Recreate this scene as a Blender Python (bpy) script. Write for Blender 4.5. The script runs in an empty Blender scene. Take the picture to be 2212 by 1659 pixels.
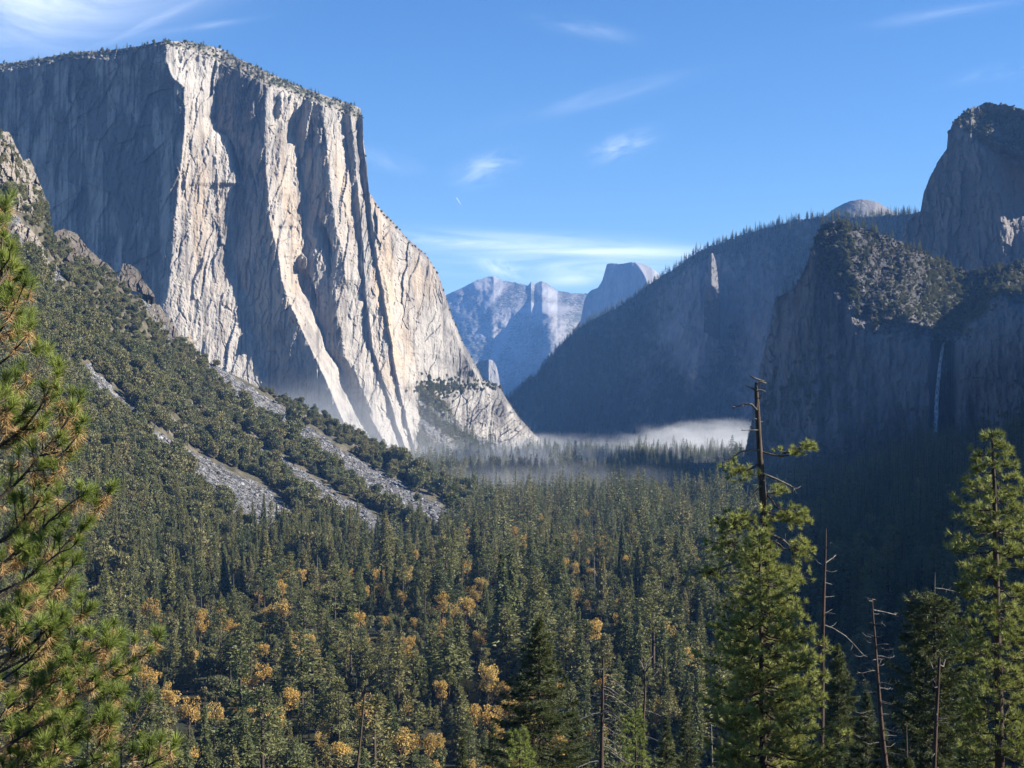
import bpy, math, random
import numpy as np

# ---------------------------------------------------------------- scene-wide constants
F, H0, CX, CZ = 3050.0, 883.0, 1106.0, 140.0      # focal length and horizon row of the view, eye height over the valley floor
SUN_AZ, SUN_EL = math.radians(92), math.radians(30)  # azimuth from +Y (view axis) towards +X
C = bpy.context.scene.collection
rng = np.random.default_rng(7)


def W(px, py, d):
    """World point seen in the direction (px, py) at forward distance d."""
    return np.stack([(px - CX) / F * d, d + 0 * px, CZ + (H0 - py) / F * d], -1)


def I(a, xs, ys):
    return np.interp(a, xs, ys)


def poly(pts, col=1):
    a = np.array(pts, float)
    return a[:, 0], a[:, col]


# ---------------------------------------------------------------- noise (value noise, vectorised)
def _h(ix, iy, iz, seed):
    n = (ix.astype(np.int64) * 374761393 + iy.astype(np.int64) * 668265263 + iz.astype(np.int64) * 2147483647 + seed * 1274126177) & 0xFFFFFFFF
    n = ((n ^ (n >> 13)) * 1274126177) & 0xFFFFFFFF
    n = ((n ^ (n >> 16)) * 2246822519) & 0xFFFFFFFF
    return ((n ^ (n >> 15)) & 0xFFFFFF) / float(0xFFFFFF)


def vn(x, y, seed=0):
    x, y = np.asarray(x, float), np.asarray(y, float)
    ix, iy = np.floor(x), np.floor(y)
    fx, fy = x - ix, y - iy
    fx, fy = fx * fx * (3 - 2 * fx), fy * fy * (3 - 2 * fy)
    z = np.zeros_like(ix)
    a, b = _h(ix, iy, z, seed), _h(ix + 1, iy, z, seed)
    c, d = _h(ix, iy + 1, z, seed), _h(ix + 1, iy + 1, z, seed)
    return (a + (b - a) * fx) * (1 - fy) + (c + (d - c) * fx) * fy


def fbm(x, y, oc=5, seed=0, gain=0.5):
    s, a, t = 0, 1, 0
    for o in range(oc):
        s = s + a * (vn(x * 2 ** o + 17 * o, y * 2 ** o - 31 * o, seed + o) - 0.5)
        t += a
        a *= gain
    return s / t * 2


def ridged(x, y, oc=4, seed=0):
    s, a, t = 0, 1, 0
    for o in range(oc):
        s = s + a * (1 - 2 * np.abs(vn(x * 2 ** o + 7 * o, y * 2 ** o + 13 * o, seed + o) - 0.5))
        t += a
        a *= 0.5
    return s / t


def cells(x, y, seed=0):
    """Worley cells: a random tilt and height per cell (faceted rock); returns (random value, dx, dy, f2-f1)."""
    ix, iy = np.floor(x), np.floor(y)
    best = np.full(np.shape(x), 9e9)
    sec = best.copy()
    val = np.zeros(np.shape(x)); bx = val.copy(); by = val.copy()
    for i in (-1, 0, 1):
        for j in (-1, 0, 1):
            cx, cy = ix + i, iy + j
            ox = cx + _h(cx, cy, 0 * cx, seed)
            oy = cy + _h(cx, cy, 0 * cx + 1, seed)
            dd = (x - ox) ** 2 + (y - oy) ** 2
            m = dd < best
            sec = np.where(m, best, np.minimum(sec, dd))
            best = np.where(m, dd, best)
            val = np.where(m, _h(cx, cy, 0 * cx + 2, seed), val)
            bx = np.where(m, x - ox, bx); by = np.where(m, y - oy, by)
    return val, bx, by, np.sqrt(sec) - np.sqrt(best)


def facet(x, y, seed=0, tilt=1.0):
    v, bx, by, e = cells(x, y, seed)
    return (v - 0.5) + tilt * (bx * (np.mod(v * 7.31, 1) - 0.5) * 2 + by * (np.mod(v * 13.7, 1) - 0.5))


# ---------------------------------------------------------------- mesh helpers
def mesh(name, V, Q=None, T=None, mats=(), qm=None, tm=None, attrs=None, smooth=False):
    """A mesh from vertices V, quads Q and triangles T (numpy arrays)."""
    me = bpy.data.meshes.new(name)
    V = np.asarray(V, np.float32).reshape(-1, 3)
    Q = np.zeros((0, 4), np.int32) if Q is None or len(Q) == 0 else np.asarray(Q, np.int32)
    T = np.zeros((0, 3), np.int32) if T is None or len(T) == 0 else np.asarray(T, np.int32)
    nq, nt = len(Q), len(T)
    me.vertices.add(len(V)); me.vertices.foreach_set("co", V.ravel())
    me.loops.add(nq * 4 + nt * 3)
    me.loops.foreach_set("vertex_index", np.concatenate([Q.ravel(), T.ravel()]).astype(np.int32))
    me.polygons.add(nq + nt)
    ls = np.concatenate([np.arange(nq) * 4, nq * 4 + np.arange(nt) * 3]).astype(np.int32)
    me.polygons.foreach_set("loop_start", ls)
    try:
        me.polygons.foreach_set("loop_total", np.concatenate([np.full(nq, 4), np.full(nt, 3)]).astype(np.int32))
    except Exception:
        pass
    for m in mats:
        me.materials.append(m)
    if len(mats) > 1:
        mi = np.concatenate([np.zeros(nq, np.int32) if qm is None else np.asarray(qm, np.int32) + np.zeros(nq, np.int32),
                             np.zeros(nt, np.int32) if tm is None else np.asarray(tm, np.int32) + np.zeros(nt, np.int32)])
        me.polygons.foreach_set("material_index", mi.astype(np.int32))
    me.polygons.foreach_set("use_smooth", np.full(nq + nt, bool(smooth)))
    for k, v in (attrs or {}).items():
        a = me.attributes.new(k, 'FLOAT', 'POINT')
        a.data.foreach_set("value", np.asarray(v, np.float32).ravel())
    me.update()
    me.validate()
    return me


def obj(name, me, parent=None, loc=None, label=None, cat=None, group=None, kind=None):
    o = bpy.data.objects.new(name, me)
    C.objects.link(o)
    if loc is not None:
        o.location = loc
    if parent is not None:
        o.parent = parent
    tag(o, label, cat, group, kind)
    return o


def tag(o, label=None, cat=None, group=None, kind=None):
    for k, v in (("label", label), ("category", cat), ("group", group), ("kind", kind)):
        if v:
            o[k] = v
    return o


def grid_quads(nr, nc):
    i = np.arange(nr * nc).reshape(nr, nc)
    return np.stack([i[:-1, :-1], i[1:, :-1], i[1:, 1:], i[:-1, 1:]], -1).reshape(-1, 4)


class MB:
    """Collects pieces of geometry into one mesh."""
    def __init__(s):
        s.V, s.Q, s.T, s.n = [], [], [], 0

    def add(s, V, Q=None, T=None):
        V = np.asarray(V, float).reshape(-1, 3)
        if Q is not None and len(Q): s.Q.append(np.asarray(Q) + s.n)
        if T is not None and len(T): s.T.append(np.asarray(T) + s.n)
        s.V.append(V); s.n += len(V)

    def arrays(s):
        return (np.concatenate(s.V) if s.V else np.zeros((0, 3)),
                np.concatenate(s.Q) if s.Q else None, np.concatenate(s.T) if s.T else None)

    def tube(s, P, R, n=5, closed=True):
        P = np.asarray(P, float); R = np.broadcast_to(np.asarray(R, float), (len(P),))
        t = np.gradient(P, axis=0)
        t /= np.linalg.norm(t, axis=1, keepdims=True) + 1e-9
        ref = np.where(np.abs(t[:, 2:3]) > 0.9, np.array([[1., 0, 0]]), np.array([[0, 0, 1.]]))
        u = np.cross(t, ref); u /= np.linalg.norm(u, axis=1, keepdims=True) + 1e-9
        w = np.cross(t, u)
        a = np.arange(n) / n * 2 * np.pi
        ring = P[:, None] + R[:, None, None] * (u[:, None] * np.cos(a)[None, :, None] + w[:, None] * np.sin(a)[None, :, None])
        V = ring.reshape(-1, 3)
        i = np.arange(len(P) * n).reshape(len(P), n)
        j = np.roll(i, -1, 1)
        Q = np.stack([i[:-1], j[:-1], j[1:], i[1:]], -1).reshape(-1, 4)
        T = None
        if closed:
            V = np.concatenate([V, P[-1:]])
            T = np.stack([i[-1], j[-1], np.full(n, len(V) - 1)], -1)
        s.add(V, Q, T)

    def mesh(s, name, mat, smooth=False):
        V, Q, T = s.arrays()
        return mesh(name, V, Q, T, [mat], smooth=smooth)


# ---------------------------------------------------------------- node helpers
class NT:
    def __init__(s, tree):
        s.t = tree; s.n = tree.nodes; s.l = tree.links; s.n.clear()

    def node(s, typ, ins=None, **kw):
        nd = s.n.new(typ)
        for k, v in kw.items():
            setattr(nd, k, v)
        for k, v in (ins or {}).items():
            sock = nd.inputs[k]
            if isinstance(v, bpy.types.NodeSocket): s.l.new(v, sock)
            else: sock.default_value = v
        return nd

    def math(s, op, a, b=0.0, c=0.0, clamp=False):
        nd = s.node('ShaderNodeMath', operation=op, use_clamp=clamp)
        for i, v in enumerate((a, b, c)):
            if isinstance(v, bpy.types.NodeSocket): s.l.new(v, nd.inputs[i])
            else: nd.inputs[i].default_value = v
        return nd.outputs[0]

    def mix(s, f, a, b):
        nd = s.node('ShaderNodeMix', data_type='RGBA')
        for k, v in ((0, f), (6, a), (7, b)):
            if isinstance(v, bpy.types.NodeSocket): s.l.new(v, nd.inputs[k])
            elif k == 0: nd.inputs[0].default_value = v
            else: nd.inputs[k].default_value = (*v, 1) if len(v) == 3 else v
        return nd.outputs[2]

    def ramp(s, f, stops):
        nd = s.node('ShaderNodeValToRGB')
        s.l.new(f, nd.inputs[0])
        e = nd.color_ramp.elements
        while len(e) < len(stops): e.new(0.5)
        for el, (p, c) in zip(e, stops):
            el.position = p
            el.color = (*c, 1) if not np.isscalar(c) else (c, c, c, 1)
        return nd.outputs[0]

    def noise(s, vec, scale, detail=4, rough=0.55, dist=0.0):
        nd = s.node('ShaderNodeTexNoise', {'Vector': vec, 'Scale': scale, 'Detail': detail, 'Roughness': rough, 'Distortion': dist})
        return nd.outputs[0]

    def scale(s, vec, v):
        nd = s.node('ShaderNodeVectorMath', {0: vec, 1: v}, operation='MULTIPLY')
        return nd.outputs[0]

    def attr(s, name):
        return s.node('ShaderNodeAttribute', attribute_name=name).outputs['Fac']

    def pos(s):
        return s.node('ShaderNodeNewGeometry').outputs['Position']


def new_mat(name):
    m = bpy.data.materials.new(name)
    m.use_nodes = True
    return m, NT(m.node_tree)


def finish(n, shader, vol=None):
    out = n.node('ShaderNodeOutputMaterial')
    if shader is not None: n.l.new(shader, out.inputs['Surface'])
    if vol is not None: n.l.new(vol, out.inputs['Volume'])


def granite(name, dark, light, warm=(0.42, 0.33, 0.22), veg=(0.035, 0.042, 0.022), streak=1.0, bump=1.0, scl=1.0, soil=(0.16, 0.14, 0.11)):
    """Weathered granite: vertical water streaks, patches and cracks in world metres; attributes tint (warm), veg, dirt (darker varnish, also light and shade put into the colour)."""
    m, n = new_mat(name)
    p = n.pos()
    st = n.noise(n.scale(p, (0.035 * scl, 0.035 * scl, 0.0035 * scl)), 1.0, 7, 0.62)
    pa = n.noise(n.scale(p, (0.006 * scl, 0.006 * scl, 0.004 * scl)), 1.0, 5, 0.55)
    fi = n.noise(n.scale(p, (0.11 * scl, 0.11 * scl, 0.035 * scl)), 1.0, 8, 0.66)
    f = n.math('ADD', n.math('MULTIPLY', st, 0.55 * streak), n.math('ADD', n.math('MULTIPLY', pa, 0.55), n.math('MULTIPLY', fi, 0.45)))
    f = n.math('DIVIDE', f, 1.0 + 0.55 * streak)
    f = n.math('SUBTRACT', f, n.math('MULTIPLY', n.attr('dirt_shade'), 0.35))  # carries varnish as well as light and shade painted into the rock
    col = n.ramp(f, [(0.33, dark), (0.43, tuple(0.5 * (a + b) for a, b in zip(dark, light))), (0.52, light), (0.68, tuple(min(1, 1.12 * c) for c in light))])
    wn = n.noise(n.scale(p, (0.03 * scl, 0.03 * scl, 0.004 * scl)), 1.0, 4)
    wf = n.math('MULTIPLY', n.attr('tint'), n.math('MULTIPLY', n.math('SUBTRACT', wn, 0.32), 2.6, clamp=True), clamp=True)
    col = n.mix(wf, col, warm)
    vn_ = n.noise(n.scale(p, (0.03, 0.03, 0.03)), 1.0, 6, 0.65)
    vf = n.math('MULTIPLY', n.math('SUBTRACT', n.math('ADD', n.attr('veg'), vn_), 0.86), 6.0, clamp=True)
    so = n.math('MULTIPLY', n.math('SUBTRACT', n.math('ADD', n.attr('veg'), vn_), 0.62), 3.0, clamp=True)
    col = n.mix(n.math('MULTIPLY', so, 0.7), col, soil)
    col = n.mix(vf, col, veg)
    vo = n.node('ShaderNodeTexVoronoi', {'Vector': n.scale(p, (0.05 * scl, 0.05 * scl, 0.018 * scl)), 'Scale': 1.0}, feature='DISTANCE_TO_EDGE').outputs['Distance']
    hgt = n.math('ADD', n.math('MULTIPLY', fi, 6.0), n.math('MULTIPLY', n.math('MINIMUM', vo, 0.06), 22.0))
    b = n.node('ShaderNodeBump', {'Height': hgt, 'Strength': 0.55 * bump, 'Distance': 2.2})
    bs = n.node('ShaderNodeBsdfPrincipled', {'Base Color': col, 'Roughness': 0.85, 'Normal': b.outputs[0], 'Specular IOR Level': 0.2})
    finish(n, bs.outputs[0])
    return m


def leafmat(name, cols, trans=0.35, rough=0.6, spread=0.35, patch=0.0):
    """Foliage: colour varies per tree (object random) and per clump (noise in object space)."""
    m, n = new_mat(name)
    r = n.node('ShaderNodeObjectInfo').outputs['Random']
    tc = n.node('ShaderNodeTexCoord').outputs['Object']
    nz = n.noise(tc, 2.2 if patch == 0 else patch, 3, 0.6)
    f = n.math('ADD', n.math('MULTIPLY', r, 1 - spread), n.math('MULTIPLY', n.math('SUBTRACT', n.math('MULTIPLY', nz, 2.0), 0.5), spread), clamp=True)
    k = len(cols)
    col = n.ramp(f, [(i / (k - 1), c) for i, c in enumerate(cols)])
    d = n.node('ShaderNodeBsdfPrincipled', {'Base Color': col, 'Roughness': rough, 'Specular IOR Level': 0.25})
    t = n.node('ShaderNodeBsdfTranslucent', {'Color': n.mix(0.5, col, (0.10, 0.12, 0.02))})
    mx = n.node('ShaderNodeMixShader', {0: trans, 1: d.outputs[0], 2: t.outputs[0]})
    finish(n, mx.outputs[0])
    return m


def barkmat(name, a, b, sc=3.0):
    m, n = new_mat(name)
    tc = n.node('ShaderNodeTexCoord').outputs['Object']
    nz = n.noise(n.scale(tc, (sc * 2, sc * 2, sc * 0.4)), 1.0, 6, 0.65)
    col = n.ramp(nz, [(0.35, a), (0.62, b)])
    bp = n.node('ShaderNodeBump', {'Height': nz, 'Strength': 0.7, 'Distance': 0.05})
    bs = n.node('ShaderNodeBsdfPrincipled', {'Base Color': col, 'Roughness': 0.85, 'Normal': bp.outputs[0], 'Specular IOR Level': 0.2})
    finish(n, bs.outputs[0])
    return m
HAZE, MIST = 2.9e-5, True
# ================================================================ camera, sun, sky
sc = bpy.context.scene
cam = bpy.data.cameras.new("camera")
cam.sensor_width = 36.0
cam.lens = 36.0 * F / 2212.0
cam.shift_y = (H0 - 829.5) / 2212.0
cam.clip_start, cam.clip_end = 0.5, 60000
co = bpy.data.objects.new("camera", cam)
co.location = (0, 0, CZ); co.rotation_euler = (math.pi / 2, 0, 0)
C.objects.link(co); sc.camera = co

sd = np.array([math.sin(SUN_AZ) * math.cos(SUN_EL), math.cos(SUN_AZ) * math.cos(SUN_EL), math.sin(SUN_EL)])
sun = bpy.data.lights.new("sun", 'SUN')
sun.energy, sun.angle, sun.color = 5.0, math.radians(0.5), (1.0, 0.93, 0.82)
so = bpy.data.objects.new("sun", sun)
from mathutils import Vector
so.rotation_euler = Vector(-sd).to_track_quat('-Z', 'Y').to_euler()
so.location = (300, 0, 600)
C.objects.link(so)

wd = bpy.data.worlds.new("World")
sc.world = wd
wd.use_nodes = True
n = NT(wd.node_tree)
sky = n.node('ShaderNodeTexSky', sky_type='NISHITA', sun_disc=False, sun_elevation=SUN_EL, sun_rotation=SUN_AZ,
             altitude=1300.0, air_density=1.0, dust_density=0.0, ozone_density=3.0)
dirv = n.node('ShaderNodeTexCoord').outputs['Generated']
sx = n.node('ShaderNodeSeparateXYZ', {0: dirv})
yy = n.math('MAXIMUM', sx.outputs[1], 0.02)
du = n.math('DIVIDE', sx.outputs[0], yy)       # tangent of the azimuth from the valley axis
dv = n.math('DIVIDE', sx.outputs[2], yy)       # tangent of the elevation
front = n.math('GREATER_THAN', sx.outputs[1], 0.05)


def cloud(px, py, rx, ry, ang, nu, nv, lo, hi, amp, seed):
    """A wisp of cirrus: a soft patch in direction space, torn by stretched noise along its own axis."""
    cu, cv, ca, sa = (px - CX) / F, (H0 - py) / F, math.cos(ang), math.sin(ang)
    a, b = n.math('SUBTRACT', du, cu), n.math('SUBTRACT', dv, cv)
    u = n.math('ADD', n.math('MULTIPLY', a, ca), n.math('MULTIPLY', b, sa))
    v = n.math('SUBTRACT', n.math('MULTIPLY', b, ca), n.math('MULTIPLY', a, sa))
    wq = n.node('ShaderNodeCombineXYZ', {0: n.math('MULTIPLY', u, nu), 1: n.math('MULTIPLY', v, nv), 2: seed}).outputs[0]
    nz = n.noise(wq, 1.0, 8, 0.62, 1.1)
    uu, vv = n.math('DIVIDE', u, rx / F), n.math('DIVIDE', v, ry / F)
    g = n.math('EXPONENT', n.math('MULTIPLY', n.math('ADD', n.math('MULTIPLY', uu, uu), n.math('MULTIPLY', vv, vv)), -1.0))
    s = n.node('ShaderNodeMapRange', {'Value': nz, 'From Min': lo, 'From Max': hi}, interpolation_type='SMOOTHSTEP').outputs[0]
    return n.math('MULTIPLY', n.math('MULTIPLY', g, s), amp)


cl = [cloud(60, -10, 330, 110, 0.2, 7, 13, 0.08, 0.72, 0.78, 1.0),
      cloud(330, 45, 130, 10, 0.42, 12, 90, 0.25, 0.8, 0.3, 2.0),
      cloud(430, 58, 90, 7, 0.15, 12, 90, 0.25, 0.7, 0.25, 2.6),
      cloud(1130, 530, 290, 22, -0.04, 6, 70, 0.28, 0.68, 0.75, 3.0),
      cloud(1330, 545, 260, 13, -0.02, 6, 90, 0.25, 0.65, 0.7, 3.7),
      cloud(1200, 575, 300, 26, -0.03, 7, 60, 0.30, 0.72, 0.5, 4.0),
      cloud(1085, 580, 45, 17, -0.25, 20, 45, 0.3, 0.6, 0.75, 5.0),
      cloud(1240, 602, 70, 14, 0.05, 15, 50, 0.3, 0.6, 0.6, 6.0),
      cloud(1050, 362, 55, 24, 0.35, 26, 60, 0.3, 0.75, 0.5, 7.0),
      cloud(1345, 315, 55, 20, 0.33, 26, 65, 0.3, 0.75, 0.45, 8.0),
      cloud(1260, 62, 90, 16, -0.18, 10, 50, 0.3, 0.8, 0.2, 9.0),
      cloud(830, 345, 60, 18, -0.3, 12, 40, 0.3, 0.7, 0.22, 10.0),
      cloud(2040, 30, 150, 14, 0.15, 8, 60, 0.3, 0.8, 0.15, 11.0),
      cloud(2170, 155, 90, 14, 0.2, 8, 60, 0.3, 0.7, 0.22, 12.0),
      cloud(1300, 210, 220, 20, 0.25, 6, 40, 0.3, 0.8, 0.12, 13.0)]
tot = cl[0]
for c in cl[1:]:
    tot = n.math('MAXIMUM', n.math('MULTIPLY', n.math('ADD', tot, c), 0.85), n.math('MAXIMUM', tot, c))
tot = n.math('MULTIPLY', n.math('MULTIPLY', n.math('MINIMUM', tot, 0.9), 0.82), front)
deep = n.node('ShaderNodeHueSaturation', {'Hue': 0.506, 'Saturation': 1.24, 'Value': 0.93, 'Color': sky.outputs[0]}).outputs[0]
skyc = n.mix(tot, deep, (9.5, 9.9, 10.4))
bg = n.node('ShaderNodeBackground', {'Color': skyc, 'Strength': 0.06})
ow = n.node('ShaderNodeOutputWorld')
n.l.new(bg.outputs[0], ow.inputs['Surface'])

sc.view_settings.view_transform = 'Standard'
sc.view_settings.look = 'None'
sc.view_settings.exposure = 1.6
sc.view_settings.gamma = 1
sc.cycles.use_denoising = True
sc.cycles.max_bounces = 5
sc.cycles.diffuse_bounces = 2
sc.cycles.glossy_bounces = 1
sc.cycles.transmission_bounces = 2
sc.cycles.transparent_max_bounces = 12
sc.cycles.volume_bounces = 0
sc.cycles.sample_clamp_indirect = 4

# ================================================================ materials of the land
M = {}
M['elcap'] = granite('pale_granite', (0.115, 0.106, 0.10), (0.295, 0.274, 0.248), warm=(0.44, 0.325, 0.205))
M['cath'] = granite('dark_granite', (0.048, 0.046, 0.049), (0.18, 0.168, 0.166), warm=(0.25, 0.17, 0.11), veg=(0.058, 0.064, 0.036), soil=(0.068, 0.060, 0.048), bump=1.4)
M['far'] = granite('far_granite', (0.12, 0.115, 0.115), (0.25, 0.24, 0.235), scl=0.35, streak=0.1, veg=(0.04, 0.045, 0.03))
M['mid'] = granite('forested_granite', (0.08, 0.078, 0.08), (0.23, 0.215, 0.21), veg=(0.035, 0.04, 0.022), soil=(0.10, 0.085, 0.06), scl=0.7)
M['crag'] = granite('outcrop_granite', (0.065, 0.058, 0.052), (0.25, 0.225, 0.195), warm=(0.5, 0.36, 0.22), scl=3.0, bump=1.2)


def slope_mat():
    m, n = new_mat('brushy_talus')
    p = n.pos()
    vo = n.node('ShaderNodeTexVoronoi', {'Vector': p, 'Scale': 0.42}, feature='F1')
    v2 = n.node('ShaderNodeTexVoronoi', {'Vector': p, 'Scale': 0.14}, feature='F1')
    rk = n.ramp(n.math('ADD', n.math('MULTIPLY', n.node('ShaderNodeSeparateColor', {0: vo.outputs['Color']}).outputs[0], 0.6),
                       n.math('MULTIPLY', n.node('ShaderNodeSeparateColor', {0: v2.outputs['Color']}).outputs[0], 0.4)),
                [(0.15, (0.025, 0.025, 0.028)), (0.5, (0.08, 0.08, 0.082)), (0.85, (0.22, 0.218, 0.215))])
    nz = n.noise(p, 0.05, 7, 0.65)
    soil = n.ramp(nz, [(0.35, (0.035, 0.034, 0.02)), (0.55, (0.085, 0.075, 0.05)), (0.72, (0.17, 0.145, 0.11))])
    tf = n.math('MULTIPLY', n.math('SUBTRACT', n.math('ADD', n.attr('talus'), n.math('MULTIPLY', n.noise(p, 0.09, 5, 0.6), 0.6)), 0.62), 6.0, clamp=True)
    col = n.mix(tf, soil, rk)
    h = n.math('ADD', n.math('MULTIPLY', n.math('MULTIPLY', n.math('SUBTRACT', 1.0, vo.outputs['Distance']), tf), 1.6), n.math('MULTIPLY', nz, 4.0))
    b = n.node('ShaderNodeBump', {'Height': h, 'Strength': 0.8, 'Distance': 1.3})
    bs = n.node('ShaderNodeBsdfPrincipled', {'Base Color': col, 'Roughness': 0.9, 'Normal': b.outputs[0], 'Specular IOR Level': 0.15})
    finish(n, bs.outputs[0])
    return m


def ground_mat():
    m, n = new_mat('forest_floor')
    p = n.pos()
    nz = n.noise(p, 0.04, 8, 0.65)
    col = n.ramp(nz, [(0.33, (0.014, 0.016, 0.009)), (0.5, (0.026, 0.027, 0.014)), (0.68, (0.05, 0.042, 0.026))])
    b = n.node('ShaderNodeBump', {'Height': nz, 'Strength': 0.6, 'Distance': 3.0})
    bs = n.node('ShaderNodeBsdfPrincipled', {'Base Color': col, 'Roughness': 0.95, 'Normal': b.outputs[0], 'Specular IOR Level': 0.1})
    finish(n, bs.outputs[0])
    return m


M['slope'] = slope_mat()
M['ground'] = ground_mat()


# ================================================================ mountains: sheets of real depth, closed behind
class Land:
    pass


def massif(name, sky, bot, depth, px0, px1, nc, nr, mat, back=500, drop=250, jag=1.0, jags=0.06, attrs=None, seed=1, vpow=1.0, smooth=True, **kw):
    sx_, sy_ = poly(sky)
    bx_, by_ = poly(bot)
    t = np.linspace(px0, px1, 4000)
    s = np.interp(t, sx_, sy_)
    arc = np.concatenate([[0], np.cumsum(np.hypot(np.diff(t), 0.55 * np.diff(s)))])
    cols = np.interp(np.linspace(0, arc[-1], nc), arc, t)
    top = np.interp(cols, sx_, sy_) + jag * (fbm(cols * jags, cols * 0, 4, seed) + 0.9 * fbm(cols * jags * 6, cols * 0 + 5, 3, seed + 3)) * 1.6
    bt = np.maximum(np.interp(cols, bx_, by_), top + 1)
    V = (np.linspace(0, 1, nr) ** vpow)[:, None] + 0 * cols[None]
    PX = cols[None] + 0 * V
    PY = top[None] + (bt - top)[None] * V
    sm = np.interp(cols, sx_, sy_)[None]             # slopes follow the smooth crest, not its jagged edge
    V = np.clip((PY - sm) / np.maximum(bt[None] - sm, 1), 0, 1)
    D = depth(PX, PY, V)
    P = W(PX, PY, D)
    K = 10                                           # rows that carry the summit on backwards and down
    tb = np.linspace(1, 0, K, endpoint=False)[:, None]
    Db = D[0][None] + back * tb
    Pb = W(PX[:K], PY[0][None] + 0 * tb, Db)
    Pb[..., 2] = P[0][None, :, 2] - drop * tb ** 1.5 - 2 * tb
    Vt = np.concatenate([Pb, P])
    At = {}
    base = {'tint': 0 * PX, 'veg': 0 * PX, 'dirt_shade': 0 * PX, 'talus': 0 * PX}
    if attrs: base.update(attrs(PX, PY, V, D))
    for k, a in base.items():
        a = np.broadcast_to(a, PX.shape)
        At[k] = np.concatenate([np.repeat(a[:1], K, 0), a])
    me = mesh(name, Vt, grid_quads(nr + K, nc), None, [mat], attrs=At, smooth=smooth)
    o = obj(name, me, **kw)
    L = Land(); L.PX, L.PY, L.D, L.P, L.o, L.V = PX, PY, D, P, o, V
    e1, e2 = P[1:, :-1] - P[:-1, :-1], P[:-1, 1:] - P[:-1, :-1]
    L.area = np.linalg.norm(np.cross(e1, e2), axis=-1)
    return L


def scatter(L, count, weight=None, r=rng):
    """count random points on a sheet, by area times weight(PX, PY)."""
    w = L.area.copy()
    if weight is not None: w *= np.maximum(weight(L.PX[:-1, :-1], L.PY[:-1, :-1]), 0)
    w = w.ravel(); w /= w.sum()
    k = r.choice(len(w), count, p=w)
    i, j = np.unravel_index(k, L.area.shape)
    a, b = r.random(count)[:, None], r.random(count)[:, None]
    p = (L.P[i, j] * (1 - a) + L.P[i + 1, j] * a) * (1 - b) + (L.P[i, j + 1] * (1 - a) + L.P[i + 1, j + 1] * a) * b
    return p


def span(PX, PY, rows):
    """Left and right bounds of a feature at each row; rows = (py, left, right)."""
    a = np.array(rows, float)
    l, r_ = np.interp(PY, a[:, 0], a[:, 1]), np.interp(PY, a[:, 0], a[:, 2])
    inn = (PY >= a[0, 0]) & (PY <= a[-1, 0]) & (PX >= l) & (PX <= r_)
    return inn, l, r_


# ---- the great granite wall ------------------------------------------------
EC_SKY = [(-260, 175), (-120, 158), (0, 138), (60, 130), (100, 124), (150, 114), (200, 110), (240, 108), (300, 99), (350, 89), (400, 88), (440, 95), (480, 107), (520, 128),
          (560, 147), (600, 166), (650, 187), (700, 206), (740, 219), (765, 227), (778, 234), (783, 250), (785, 300), (793, 360), (797, 415), (820, 450), (850, 480), (880, 515),
          (920, 549), (945, 588), (960, 630), (975, 680), (1000, 740), (1030, 792), (1043, 820), (1081, 836), (1090, 855), (1119, 899), (1153, 937), (1178, 959), (1188, 984), (1192, 1003)]
EC_BOT = [(-260, 800), (330, 800), (430, 900), (600, 960), (740, 985), (880, 1002), (1192, 1006)]
RIM = [(-260, 190), (0, 155), (100, 140), (180, 124), (240, 130), (270, 118), (330, 100), (360, 97), (400, 110), (450, 122), (480, 140), (530, 160), (580, 187), (640, 207), (690, 226), (740, 245), (790, 262), (830, 420), (1200, 420)]
BND = [  # (px by py, depth): crests and re-entrants of the face, from its shaded western wall to the eastern buttress
    ([(85, -300), (1000, -300)], 3900),
    ([(85, 352), (97, 357), (133, 360), (167, 373), (187, 396), (233, 400), (300, 397), (367, 390), (433, 383), (500, 375), (560, 369), (654, 360), (750, 352), (1000, 350)], 3500),
    ([(100, 480), (150, 472), (190, 463), (217, 465), (255, 462), (280, 467), (293, 490), (340, 512), (394, 524), (402, 510), (440, 502), (506, 501), (543, 498), (580, 508), (617, 520), (651, 536), (704, 543), (776, 567), (850, 598), (1000, 650)], 3645),
    ([(100, 560), (150, 566), (187, 574), (283, 575), (333, 573), (385, 577), (466, 581), (506, 590), (553, 602), (607, 610), (654, 626), (699, 647), (749, 668), (778, 684), (837, 710), (903, 739), (1000, 785)], 3608),
    ([(100, 655), (208, 661), (260, 642), (290, 636), (310, 643), (380, 650), (430, 658), (466, 660), (527, 661), (559, 642), (614, 647), (657, 670), (720, 700), (755, 705), (797, 737), (831, 745), (870, 765), (940, 800), (1000, 825)], 3725),
    ([(100, 690), (240, 699), (290, 703), (340, 708), (400, 714), (466, 722), (490, 725), (540, 738), (604, 745), (625, 725), (691, 729), (718, 738), (770, 744), (800, 762), (847, 782), (900, 800), (950, 828), (1000, 845)], 3706),
    ([(100, 742), (253, 744), (340, 753), (450, 765), (520, 775), (640, 785), (750, 800), (850, 830), (930, 855), (1000, 885)], 3775),
    ([(100, 760), (253, 759), (340, 768), (450, 776), (520, 784), (640, 790), (750, 805), (850, 836), (930, 862), (1000, 890)], 3762),
    ([(100, 772), (310, 773), (400, 783), (470, 793), (560, 810), (700, 835), (840, 857), (950, 885), (1000, 900)], 3800),
    ([(100, 785), (310, 784), (400, 796), (470, 803), (560, 815), (700, 840), (840, 862), (950, 890), (1000, 905)], 3790),
    ([(100, 1000), (1000, 1000)], 4130),
    ([(100, 1230), (1000, 1230)], 4480)]
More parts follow.
